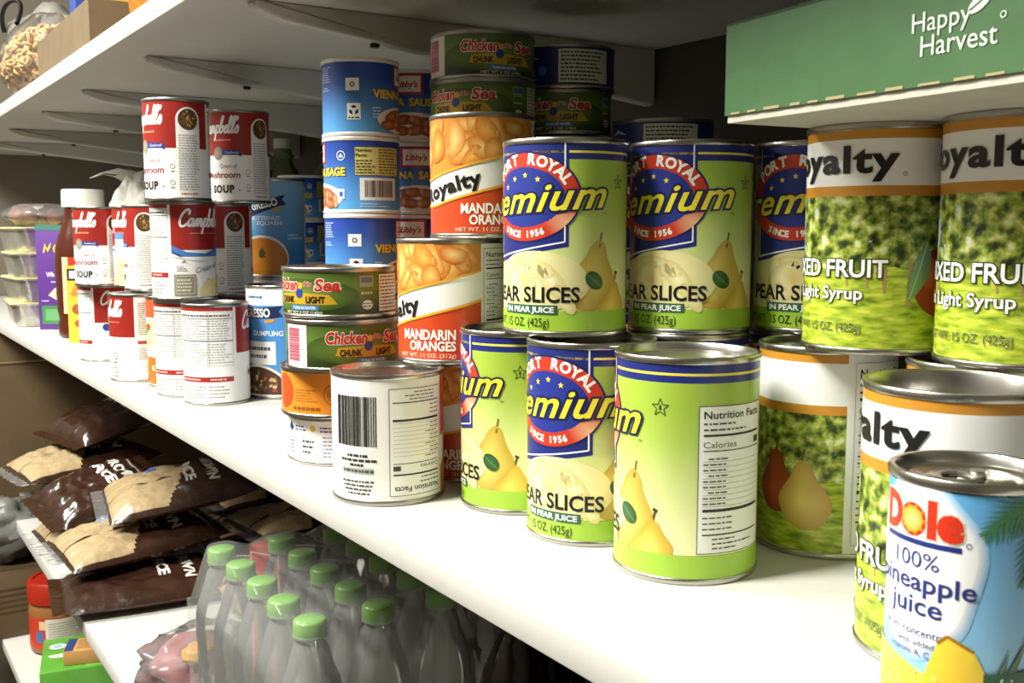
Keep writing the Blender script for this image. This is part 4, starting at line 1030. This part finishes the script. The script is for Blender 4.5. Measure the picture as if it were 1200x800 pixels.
# ------------------------------------------------------------------ lower shelf: bagged rice
MT['rice_bag'] = printed('rice_bag_film', .25, .35, .35, 28)
def rice_bag(label, P, rz, z, tilt=(0, 0), L=.215, W=.155, T=.024, seed=0, window=True, group='bags of brown rice', extra=0):
    """local x = print width, y = print height (window end at -y), z up"""
    def prof(u, v):
        e = (1-abs(u)**3.2)*(1-abs(v)**4.0)
        return T*max(e, 0)**.6
    def surf(u, v, top):
        n = noise.noise(Vector((u*2.2+seed*3.1, v*2.2, seed)))*.3+noise.noise(Vector((u*6+seed, v*6, 3+seed)))*.16
        h = prof(u, v); c = 1-.05*abs(v)**2
        sag = -.10*W*(max(0, -v-.2)**2)*.5
        if top: z_ = T*.62+h*(1+n)+sag*0
        else: z_ = T*.62-h*.62*(1+.2*n)
        return (u*W/2*c*(1+.02*n), v*L/2, z_)
    t = thing('rice_bag', label, 'bag of rice', (P[0], P[1], z), rz, group)
    t.rotation_euler = (tilt[0], tilt[1], rz)
    nu, nv = 40, 56
    vs, fs, cs = [], [], []
    BR = hx('3a2318'); BR2 = hx('2a180f'); RC = hx('b9a47f'); RC2 = hx('9c8662')
    def win(u, v):
        if not window: return 0
        edge = .02+.16*math.cos(u*2.6)-.10*(u > .1)
        return 1 if (v < edge and v > -.97 and abs(u) < .95 and abs(u-.08+.10*v) > .035) else 0
    def col(u, v):
        if win(u, v):
            return mixc(RC2, RC, .5+.5*noise.noise(Vector((u*30, v*30, seed))))
        return mixc(BR2, BR, .5+.5*noise.noise(Vector((u*3, v*3, seed+5))))
    for top in (1, 0):
        b = len(vs)
        for j in range(nv+1):
            for i in range(nu+1): vs.append(surf(-1+2*i/nu, -1+2*j/nv, top))
        for j in range(nv):
            for i in range(nu):
                q = [b+j*(nu+1)+i, b+j*(nu+1)+i+1, b+(j+1)*(nu+1)+i+1, b+(j+1)*(nu+1)+i]
                if not top: q = q[::-1]
                u, v = -1+2*(i+.5)/nu, -1+2*(j+.5)/nv
                fs.append(q); cs += [(*(col(u, v) if top else BR), 1)]*4
    me = bpy.data.meshes.new('rice_bag_body'); me.from_pydata(vs, [], fs); me.materials.append(MT['rice_bag'])
    a = me.color_attributes.new('print', 'FLOAT_COLOR', 'CORNER'); a.data.foreach_set('color', [x for c in cs for x in c]); me.shade_smooth()
    obj('bag', me, t)
    D = Decal()
    w2, l2 = W*500, L*500
    D.text('BROWN', 0, l2*.40, 15, 'd9d5cc', 0, 'C', width=w2*1.25, bold=.04); D.text('RICE', 0, l2*.10, 15, 'd9d5cc', 0, 'C', width=w2*.9, bold=.04)
    D.ell(-w2*.55, l2*.18 if not window else -l2*.30, 11, 8, '2f4f9c', 0, 20, .3, edge='5a7cc4'); D.dashes(-w2*.7, -w2*.38, l2*.2 if not window else -l2*.27, (l2*.2 if not window else -l2*.27)-5, 1, 'dfe3ee', 1, .5)
    D.dashes(-w2*.5, w2*.5, l2*.78, l2*.70, 1, 'b9b2a4', 0, .5, lo=.8)
    def fm(s, tt, l):
        u, v = s/w2, tt/l2; p = surf(max(-1, min(1, u)), max(-1, min(1, v)), 1); return (p[0], p[1], p[2]+.0006+.0003*l)
    obj('print', D.build('rice_bag_print', fm, [MT['print']], 6, 6), t, label='white lettering and blue mark')
    # crimped end seals
    for sg in (-1, 1):
        vv, ff = [], []
        for i in range(31):
            u = -1+2*i/30
            for k in range(3): vv.append((u*W/2*.95, sg*(L/2-.002+.009*k), T*.62+.0016*math.sin(i*1.9+k)+.003*noise.noise(Vector((i*.4, k, seed)))))
        for i in range(30):
            for k in range(2): ff.append((i*3+k, i*3+k+1, i*3+k+4, i*3+k+3))
        sm = mesh('end_seal', vv, ff, MT['bag_clear'] if sg < 0 and window else MT['seal'], 60); obj('end_seal', sm, t)
    return t
MT['seal'] = mat('brown_seal', '35200f', .3)
R = math.radians
TR, ST = .0285, .0505
rice_bag('lowest brown rice bag at front, all dark with blue mark, flat on the lower shelf', (.362, 1.495), R(-97), ZL, (0, 0), seed=1, window=False, L=.23, W=.17, T=.024)
rice_bag('brown rice bag with big tan window at the shelf edge, over the all-dark bag', (.362, 1.565), R(-86), ZL+.047, (R(4), R(3)), seed=2, W=.16, T=TR)
rice_bag('brown rice bag lying highest at right, tan window and lettering facing up', (.435, 1.575), R(-98), ZL+.110, (R(8), R(5)), seed=3, W=.165, T=TR)
rice_bag('brown rice bag flat at the far shelf end, lowest there', (.372, 1.79), R(-88), ZL, (0, 0), seed=4, W=.16, T=TR)
rice_bag('brown rice bag with tan end poking out at the far left', (.350, 1.885), R(-82), ZL+2*ST+.004, (R(4), 0), seed=5, W=.165, T=TR)
rice_bag('brown rice bag second from the shelf in the far pile', (.380, 1.86), R(-90), ZL+ST, (0, 0), seed=14, W=.16, T=TR)
rice_bag('brown rice bag in mid heap, white lettering and blue mark towards the room', (.350, 1.728), R(-80), ZL+ST+.036, (R(13), R(10)), seed=6, window=False, W=.15, L=.17, T=TR)
rice_bag('topmost brown rice bag, at the far end against the carton', (.415, 1.91), R(-74), ZL+3*ST+.020, (R(13), R(3)), seed=7, window=False, W=.165, L=.19, T=TR)
for k, (x, y, z, l) in enumerate(((.61, 1.50, ZL, 'brown rice bag at the back on the shelf, lower one by the bottles'), (.61, 1.72, ZL, 'brown rice bag at the back on the shelf, far one'), (.61, 1.52, ZL+ST, 'brown rice bag with crinkled tan end, second layer at the back'), (.61, 1.73, ZL+ST, 'brown rice bag at the back far end, second layer'))):
    rice_bag(l, (x, y), R(-90+3*k), z, (0, 0), seed=8+k, W=.16, L=.2)
# crinkled tan bag by the red box
t = thing('noodle_bag', 'crinkled tan and brown snack bag left of the red box on the lower shelf', 'snack bag', (.475, 1.322, ZL), R(-70))
obj('bag', crumple('noodle_film', .07, .045, .03, noisy('crinkled_tan', '3a2416', 'b79c73', 45, .3, .4), .3, 4, 36, 24, 0, 6), t)
# red box
t = thing('red_box', 'small red box standing behind the bottle pack', 'box', (.410, 1.115, ZL), R(-60))
MT['red_card'] = mat('red_card', 'a52a22', .5)
obj('box', box('red_carton', -.022, .022, -.013, .013, 0, .165, MT['red_card'], .001), t)
D = Decal(); D.rect(-22, 22, 0, 165, 'a52a22', -.5); D.frame(-20, 20, 6, 158, 1.0, 'd9c9b4', 0); D.ell(0, 110, 14, 18, 'd9b23a', 0, 24); obj('front_print', carton_print(D, 'red_print', (0, -.0131, 0), (1, 0, 0), (0, 0, 1)), t)

# ------------------------------------------------------------------ bottle pack in shrink wrap
BH = .2; br = .0285
bmesh_ = pet('bottle_wall', br, BH, MT['pet_clear'], .0125)
liquid = lathe('bottle_drink', [(0, .004), (br*.9, .004), (br*.955, .013), (br*.955, BH*.24), (br*.92, BH*.26), (br*.92, BH*.49), (br*.955, BH*.53), (br*.955, BH*.6), (br*.92, BH*.66), (br*.8, BH*.735), (br*.72, BH*.76), (0, BH*.76)],
    film('pale_drink', .0, .06, (.96, .955, .94), .1, (.6, .57, .52)), 32)
capm = cap_mesh(.0138, .0155, 'cap_green')
caps = []
rows = ('front row', 'middle row', 'third row')
pos_w = ('farthest from the camera', 'second from the far end', 'in the middle', 'second from the near end', 'nearest the camera')
for r_ in range(3):
    for k in range(5):
        x, y = .3255+.064*r_+rnd.uniform(-.001, .001), 1.031-.0585*k
        caps.append((x, y))
        b = thing('drink_bottle', 'green-capped clear bottle in the wrapped pack, '+rows[r_]+', '+pos_w[k], 'bottle', (x, y, ZL), rnd.uniform(0, 6), 'bottles in the shrink-wrapped pack')
        obj('bottle', bmesh_, b); obj('drink', liquid, b); obj('cap', capm, b, (0, 0, BH-.0165), label='green screw cap')
x0, x1, y0, y1 = .3255-br-.0015, .3255+.128+br+.0015, 1.031-.234-br-.0015, 1.031+br+.0015
def drape(x, y):
    z = -1
    for cx, cy in caps:
        d = math.hypot(x-cx, y-cy); z = max(z, BH+.0012-(0 if d < .0155 else (d-.0155)*.42))
    o = math.hypot(max(0, .3255-x, x-.4535), max(0, .797-y, y-1.031))
    if o > .015: z -= (o-.015)*2.6
    return max(z, .142+.004*noise.noise(Vector((x*40, y*40, 0))))
NX, NY = 66, 100
vs, fs = [], []
for j in range(NY+1):
    for i in range(NX+1):
        x, y = x0+(x1-x0)*i/NX, y0+(y1-y0)*j/NY; vs.append((x, y, ZL+drape(x, y)+.0008))
for j in range(NY):
    for i in range(NX): fs.append((j*(NX+1)+i, j*(NX+1)+i+1, (j+1)*(NX+1)+i+1, (j+1)*(NX+1)+i))
per = [i for i in range(NX+1)]+[j*(NX+1)+NX for j in range(1, NY+1)]+[NY*(NX+1)+i for i in range(NX-1, -1, -1)]+[j*(NX+1) for j in range(NY-1, 0, -1)]
prev = per; NS = 8
for s in range(1, NS+1):
    ring = []
    for v in per:
        x, y, z = vs[v]; f = s/NS; wob = .0012*noise.noise(Vector((x*60, y*60, s*.6)))
        ox = (1 if x > (x0+x1)/2 else -1)*wob; ring.append(len(vs)); vs.append((x+ox, y+wob, ZL+.002+(z-ZL-.002)*(1-f)))
    n = len(per)
    for k in range(n): fs.append((prev[k], ring[k], ring[(k+1) % n], prev[(k+1) % n]))
    prev = ring
MT['shrink'] = film('shrink_wrap', .10, .15, rough=.16, hcol=(.8, .8, .78))
tag(obj('shrink_wrap', mesh('shrink_wrap', vs, fs, MT['shrink'], 70)), 'clear shrink wrap stretched over the green-capped bottles', 'plastic wrap')

# bottles and box in the dark behind the pack
bw2 = pet('water_bottle', .030, .205, MT['pet_clear'], .0125, ribs=True); cw2 = cap_mesh(.0138, .0155, 'cap_white')
for k, (x, y) in enumerate(((.535, .99), (.535, .92), (.535, .85), (.60, .95), (.60, .88))):
    b = thing('water_bottle', 'ribbed clear water bottle in shade behind the wrapped pack, '+('at its far end', 'behind its middle', 'at its near end', 'rear far one', 'rear near one')[k], 'bottle', (x, y, ZL), 0, 'water bottles on the lower shelf')
    obj('bottle', bw2, b); obj('cap', cw2, b, (0, 0, .189))
bc2 = pet('cola_bottle', .033, .205, MT['cola'], .0125); cr2 = cap_mesh(.0138, .0155, 'cap_red')
ccl = Decal(); ccl.rect(-100, 100, 62, 96, '5a1a12', 0); ccl.ell(0, 79, 16, 8, '8a6a52', 1)
clm = ccl.build('cola_label', cyl_map(.0334), [MT['print']])
for k, (x, y) in enumerate(((.475, .705), (.545, .755), (.55, .675))):
    b = thing('cola_bottle', 'dark brown drink bottle under the can shelf, '+('front one right of the wrapped pack', 'rear left one', 'rear right one')[k], 'bottle', (x, y, ZL), 0, 'dark drink bottles')
    obj('bottle', bc2, b); obj('cap', cr2, b, (0, 0, .189)); obj('label', clm, b)
t = thing('storage_carton', 'brown cardboard carton in shade at the bottom, right of the dark bottles', 'carton', (.56, .50, ZL), R(4))
obj('carton', box('small_carton', -.11, .11, -.11, .11, 0, .165, MT['kraft_dark'], .002), t)
bm = bmesh.new(); cube(bm, -.11, .11, -.025, .025, .1652, .1656); cube(bm, -.1106, -.1102, -.025, .025, .11, .1652); obj('tape', from_bm('tape', bm, mat('packing_tape', 'a08a5c', .3)), t)

# zip bag with dark red food
t = thing('zip_bag', 'clear zip bag of dark red food beside the bottles on the lower shelf', 'food bag', (.333, 1.165, ZL), R(-62)); t.scale = (.85, .85, .8)
MT['red_food'] = noisy('dark_red_food', '6e3436', '8c4c4a', 26, .5, .3); MT['tan_food'] = noisy('tan_food', 'a5763c', 'c79a58', 60, .5)
obj('contents', crumple('red_food', .055, .062, .034, MT['red_food'], .12, 2, 32, 22, 0, 3), t, (0, 0, .001))
obj('morsel', crumple('tan_morsel', .02, .024, .014, MT['tan_food'], .2, 6, 20, 14, 0, 4), t, (.036, -.03, .05))
obj('film', crumple('zip_film', .063, .084, .041, MT['bag_clear'], .18, 8, 40, 28, 0, 4), t, label='clear film')
vv, ff = [], []
for i in range(25):
    for k in range(9):
        u, v = i/24, k/8
        vv.append((-.05+.10*u, .062+.075*v, .052+.022*v-.05*v*v+.004*math.sin(9*u+3*v)+.003*noise.noise(Vector((u*5, v*4, 1)))))
for i in range(24):
    for k in range(8): ff.append((i*9+k, (i+1)*9+k, (i+1)*9+k+1, i*9+k+1))
obj('zip_flap', mesh('zip_flap', vv, ff, film('zip_flap_film', .28, .3, rough=.2, hcol=(.6, .6, .62)), 70), t, label='greyish zip strip')

# ------------------------------------------------------------------ lowest shelf and behind the shelf end
t = thing('spread_jar', 'clear jar with red lid and white label on the lowest shelf', 'jar', (.322, 2.0, Z3), math.atan2(-2.0, -.322)+PI/2); t.scale = (1.25, 1.25, 1.0)
MT['spread'] = mat('brown_spread', '8a5a30', .3); MT['red_lid'] = mat('red_plastic_lid', '96200f', .35)
obj('jar', lathe('spread_body', [(0, 0), (.036, 0), (.0405, .004), (.0415, .012), (.0415, .078), (.040, .088), (.0375, .094), (0, .094)], MT['spread'], 48), t)
bm = bmesh.new(); n = 60; Rg = []
for f, z in ((.0405, .0945), (.0415, .0955), (.0415, .130), (.0395, .134), (.034, .1345), (.034, .1325)):
    Rg.append([bm.verts.new(((f+(.0006 if k % 2 and z < .131 else 0))*math.cos(2*PI*k/n), (f+(.0006 if k % 2 and z < .131 else 0))*math.sin(2*PI*k/n), z)) for k in range(n)])
for a, b_ in zip(Rg, Rg[1:]):
    for k in range(n): bm.faces.new((a[k], a[(k+1) % n], b_[(k+1) % n], b_[k]))
bm.faces.new(Rg[-1]); bm.faces.new(Rg[0][::-1]); obj('lid', from_bm('spread_lid', bm, MT['red_lid'], 35), t, label='red screw lid')
D = Decal(); D.rect(-60, 60, 14, 72, 'b8361e', 0); D.rect(-20, 60, 14, 70, 'cfcabc', 1); D.dashes(-16, 34, 64, 20, 9, '8a8678', 2, .35, lo=.7); D.rect(-36, -24, 26, 46, '4a6a9c', 1); D.rect(-30, -20, 50, 66, 'd9b48a', 2)
lm = D.build('spread_label', cyl_map(.0418), [MT['print']]); smooth_label(lm, .0418); obj('label', lm, t)
t = thing('spread_jar', 'second jar with red label half hidden behind the lower shelf edge', 'jar', (.425, 1.955, Z3), 0)
obj('jar', bpy.data.meshes['spread_body'], t); obj('lid', bpy.data.meshes['spread_lid'], t); obj('label', lm, t, rot=(0, 0, -2.2))
MT['green_box'] = noisy('green_snack_card', '4c8a2c', '5a9a34', 20, .45); MT['blue_card'] = mat('blue_card', '22408c', .45); MT['tan_card'] = mat('tan_card', 'b98a52', .5)
t = thing('cracker_box', 'bright green box lying on the lowest shelf in front of the red-lidded jar', 'food box', (.322, 1.815, Z3), R(-12))
obj('box', box('green_carton', -.06, .06, -.075, .075, 0, .055, MT['green_box'], .0015), t)
D = Decal(); D.ell(-36, 34, 14, 12, 'c9d8c4', 0, 22); D.ell(-36, 34, 8, 7, '8aa8c4', 1, 18); D.poly([(-50, -4), (-10, 2), (6, -10), (-20, -18), (-46, -14)], 'd4dfc8', 0); D.rect(10, 56, -70, 0, '6cae48', 0)
obj('top_print', carton_print(D, 'green_print', (0, 0, .0551), (1, 0, 0), (0, 1, 0)), t)
t = thing('bar_box', 'small tan and brown box on top of the green box', 'food box', (.338, 1.775, Z3+.0555), R(-20))
obj('box', box('tan_carton', -.045, .045, -.028, .028, 0, .024, MT['tan_card'], .001), t)
D = Decal(); D.rect(-44, -30, -27, 27, '26386e', 0); D.dashes(-26, 40, 20, -20, 5, '8a5c2c', 0, .4); obj('top_print', carton_print(D, 'tan_print', (0, 0, .0241), (1, 0, 0), (0, 1, 0)), t)
t = thing('pasta_box', 'blue box at the bottom left partly under the lower shelf', 'food box', (.442, 1.765, Z3), R(-12))
obj('box', box('blue_carton', -.05, .05, -.09, .09, 0, .075, MT['blue_card'], .0015), t); D = Decal(); D.ell(-10, 20, 30, 14, '8a9acc', 0); obj('top_print', carton_print(D, 'blue_print', (0, 0, .0751), (1, 0, 0), (0, 1, 0)), t)
def carton(label, x0, x1, y0, y1, z0, z1, rz, m='kraft_dark', txt=None):
    t = thing('storage_carton', label, 'carton', ((x0+x1)/2, (y0+y1)/2, z0), rz)
    hx_, hy, h = (x1-x0)/2, (y1-y0)/2, z1-z0
    obj('carton', box('carton_body', -hx_, hx_, -hy, hy, 0, h, MT[m], .003), t)
    bm = bmesh.new(); cube(bm, -hx_+.004, hx_-.004, -hy+.004, -.002, h, h+.004); cube(bm, -hx_+.004, hx_-.004, .002, hy-.004, h, h+.004)
    obj('top_flap', from_bm('top_flap', bm, MT[m]), t)
    if txt:
        D = Decal(); txt(D, hx_*1000, h*1000); obj('print', carton_print(D, 'carton_print', (0, -hy-.0003, 0), (1, 0, 0), (0, 0, 1)), t)
    return t
def ptxt(D, w_, h):
    for k in range(5): D.dashes(-w_*.9, -w_*.1, h*.75-k*11, h*.75-k*11-7, 1, '4a3a22', 0, .7, lo=.9)
carton('low brown carton behind the red-lidded jar, dark print on it', .13, .60, 2.09, 2.255, Z3, Z3+.13, 0, txt=ptxt)
def fold(D, w_, h): D.rect(-w_*.97, w_*.9, h*.885, h*.89, 'a38c62', 0); D.rect(-w_*.97, w_*.9, h*.878, h*.885, '4e3d24', 0)
carton('tall brown cardboard carton filling the gap behind the rice bags', .12, .735, 2.27, 2.72, Z3, -.03, 0, txt=fold)
t = thing('plastic_bag', 'grey see-through plastic bag on the low carton past the shelf end', 'plastic bag', (.235, 2.16, Z3+.1345), 0)
MT['bag_grey'] = mat('grey_film', '6d6e68', .35); obj('bag', crumple('grey_bag', .11, .075, .06, MT['bag_grey'], .35, 9, 40, 28, 0, 4), t)

# ------------------------------------------------------------------ upper shelf
ZT = ZU+.020
t = thing('cereal_bag', 'clear bag of ring-shaped cereal on the upper shelf at top left', 'cereal bag', (.322, 1.85, ZT), R(1))
MT['cereal'] = noisy('oat_ring', 'b08a52', 'c9a872', 90, .7)
bm = bmesh.new(); rr = random.Random(12); cnt = 0
while cnt < 1000:
    p = (rr.uniform(-.062, .062), rr.uniform(-.175, .175), rr.uniform(.007, .112))
    q = (p[0]/.060)**2+(p[1]/.172)**2+((p[2]-.058)/.054)**2
    if q > 1 or q < .5: continue
    mm_ = Matrix.Translation(p) @ Matrix.Rotation(rr.uniform(0, 6), 4, Vector((rr.uniform(-1, 1), rr.uniform(-1, 1), rr.uniform(-1, 1))).normalized())
    rings = []
    for i in range(10):
        a = 2*PI*i/10; row = []
        for j in range(6):
            b_ = 2*PI*j/6; rad = .0062+.0029*math.cos(b_); row.append(bm.verts.new(mm_ @ Vector((rad*math.cos(a), rad*math.sin(a), .0029*math.sin(b_)))))
        rings.append(row)
    for i in range(10):
        for j in range(6): bm.faces.new((rings[i][j], rings[(i+1) % 10][j], rings[(i+1) % 10][(j+1) % 6], rings[i][(j+1) % 6]))
    cnt += 1
o = obj('cereal', from_bm('cereal_rings', bm, MT['cereal'], 180), t); o['kind'] = 'stuff'
obj('core', crumple('cereal_core', .044, .135, .042, MT['cereal'], .1, 1, 24, 18, .004), t, (0, 0, .012))
obj('film', crumple('cereal_film', .070, .190, .062, film('cereal_film', .05, .14, rough=.14), .10, 13, 44, 30, 0, 5, ears=(((0, .1, 1), .5, .25),)), t, label='shiny clear film')
t = thing('cardboard_tray', 'open brown cardboard tray on the front edge of the upper shelf', 'carton', (.270, 1.625, ZT), R(-90.5))
# local x towards the camera
obj('tray', tray(.357, .20, .054, .004, 'kraft', 'kraft', 'kraft_tray'), t)
for k, (x, y, h, c, l) in enumerate(((.16, .08, .105, 'red_card', 'red box standing in the cardboard tray'), (.215, .05, .088, 'blue_card', 'blue box standing in the cardboard tray'), (.27, .09, .10, 'white_card', 'white box standing in the cardboard tray'), (.325, .06, .088, 'tan_card', 'tan box standing in the cardboard tray'))):
    p = Matrix.Rotation(R(-92), 4, 'Z') @ Vector((x, y, 0))
    q = thing('food_box', l, 'food box', (.270+p.x, 1.625+p.y, ZT+.0045), R(-92))
    obj('box', box('upper_carton', -.022, .022, -.035, .035, 0, h, MT[c], .001), q)
    bm = bmesh.new(); cube(bm, -.0226, .0226, -.0356, .0356, h*.55, h*.62); obj('band', from_bm('band', bm, MT['yellow_card'] if k % 2 else MT['white_cap']), q)
t = thing('cracker_box', 'cream and orange box behind the cereal bag on the upper shelf', 'food box', (.52, 1.68, ZT), R(-75))
obj('box', box('cream_carton', -.04, .04, -.02, .02, 0, .17, mat('cream_card', 'e2d4a8', .5), .001), t); D = Decal(); D.rect(-40, 40, 96, 122, 'd0582a', 0); D.rect(-40, 40, 0, 96, 'cfc09a', 0); obj('front_print', carton_print(D, 'cream_print', (0, -.0201, 0), (1, 0, 0), (0, 0, 1)), t)
t = thing('snack_bag', 'orange and purple snack bag lying at the top edge on the upper shelf', 'snack bag', (.315, 1.115, ZT), R(-85))
def chip(u, v):
    return mixc(hx('c8641a'), hx('e08a2c'), .5+.5*noise.noise(Vector((u*3, v*3, 2)))) if v > -.66 else mixc(hx('5a2a5c'), hx('7a3a6a'), u*.5+.5)
vs, fs, cs = [], [], []
for top in (1, 0):
    b0 = len(vs)
    for j in range(31):
        for i in range(31):
            u, v = -1+i/15, -1+j/15; e = max(0, (1-abs(u)**3)*(1-abs(v)**3))**.6
            vs.append((u*.085, v*.055*(1 if top else 1)+.0, .058+v*.058+(0)) if False else (u*.085, (-1 if top else 1)*.03*e*(1+.3*noise.noise(Vector((u*3, v*3, 7)))), .062+v*.060))
    for j in range(30):
        for i in range(30):
            q = [b0+j*31+i, b0+j*31+i+1, b0+(j+1)*31+i+1, b0+(j+1)*31+i]; fs.append(q if top else q[::-1]); cs += [(*chip(-1+(i+.5)/15, -1+(j+.5)/15), 1)]*4
me = bpy.data.meshes.new('chip_bag'); me.from_pydata(vs, [], fs); me.materials.append(MT['rice_bag']); a = me.color_attributes.new('print', 'FLOAT_COLOR', 'CORNER'); a.data.foreach_set('color', [x for c in cs for x in c]); me.shade_smooth()
obj('bag', me, t)
vv = [(-.085+.17*i/24, .002*math.sin(i*2.1+k), .121+.008*k) for i in range(25) for k in range(3)]
obj('end_seal', mesh('chip_seal', vv, [(i*3+k, i*3+k+1, i*3+k+4, i*3+k+3) for i in range(24) for k in range(2)], mat('gold_seal', 'c9a04a', .3, .4), 60), t)
t = thing('dark_jar', 'dark jar with light cap behind the cardboard tray on the upper shelf', 'jar', (.515, 1.46, ZT), 0)
obj('jar', lathe('dark_jar_body', [(0, 0), (.042, 0), (.046, .004), (.046, .13), (.036, .15), (.036, .165), (0, .165)], MT['brown_plastic'], 40), t); obj('cap', lathe('dark_jar_cap', [(0, .166), (.038, .166), (.038, .186), (.035, .189), (0, .189)], MT['cap_white'], 40), t)
t = thing('plastic_bag', 'grey plastic bag with black handle at the top left corner', 'plastic bag', (.40, 2.13, ZT), 0)
obj('bag', crumple('top_bag', .10, .11, .10, noisy('grey_white_film', '77746c', '8a877e', 12, .4), .25, 6, 40, 28, 0, 4), t)
pts = [(-.09+.012*math.sin(k*.35), -.075+.006*k, .155+.05*math.sin(PI*k/16)) for k in range(17)]
cu = bpy.data.curves.new('handle', 'CURVE'); cu.dimensions = '3D'; cu.bevel_depth = .004; sp = cu.splines.new('POLY'); sp.points.add(16)
for p_, q in zip(sp.points, pts): p_.co = (*q, 1)
ho = bpy.data.objects.new('handle', cu); COL.objects.link(ho); dg = bpy.context.evaluated_depsgraph_get(); dg.update()
hm_ = bpy.data.meshes.new_from_object(ho.evaluated_get(dg)); bpy.data.objects.remove(ho); hm_.materials.clear(); hm_.materials.append(MT['black']); obj('handle', hm_, t, label='black handle')

# ------------------------------------------------------------------ the printing belongs to the face that carries it
def absorb(target, pr):
    bm = bmesh.new(); A, B = target.data, pr.data
    bm.from_mesh(A); nA = len(bm.faces); bm.from_mesh(B); bm.faces.ensure_lookup_table()
    off = len(A.materials)
    for f in bm.faces[nA:]: f.material_index += off
    me = bpy.data.meshes.new(A.name); bm.to_mesh(me); bm.free()
    for m in list(A.materials)+list(B.materials): me.materials.append(m)
    target.data = me; bpy.data.objects.remove(pr)
for pr in [o for o in COL.objects if o.name.split('.')[0] in ('front_print', 'top_print', 'print')]:
    sib = [o for o in pr.parent.children if o.name.split('.')[0] in ('bag', 'box', 'carton', 'printed_sleeve')]
    absorb(sib[0], pr)
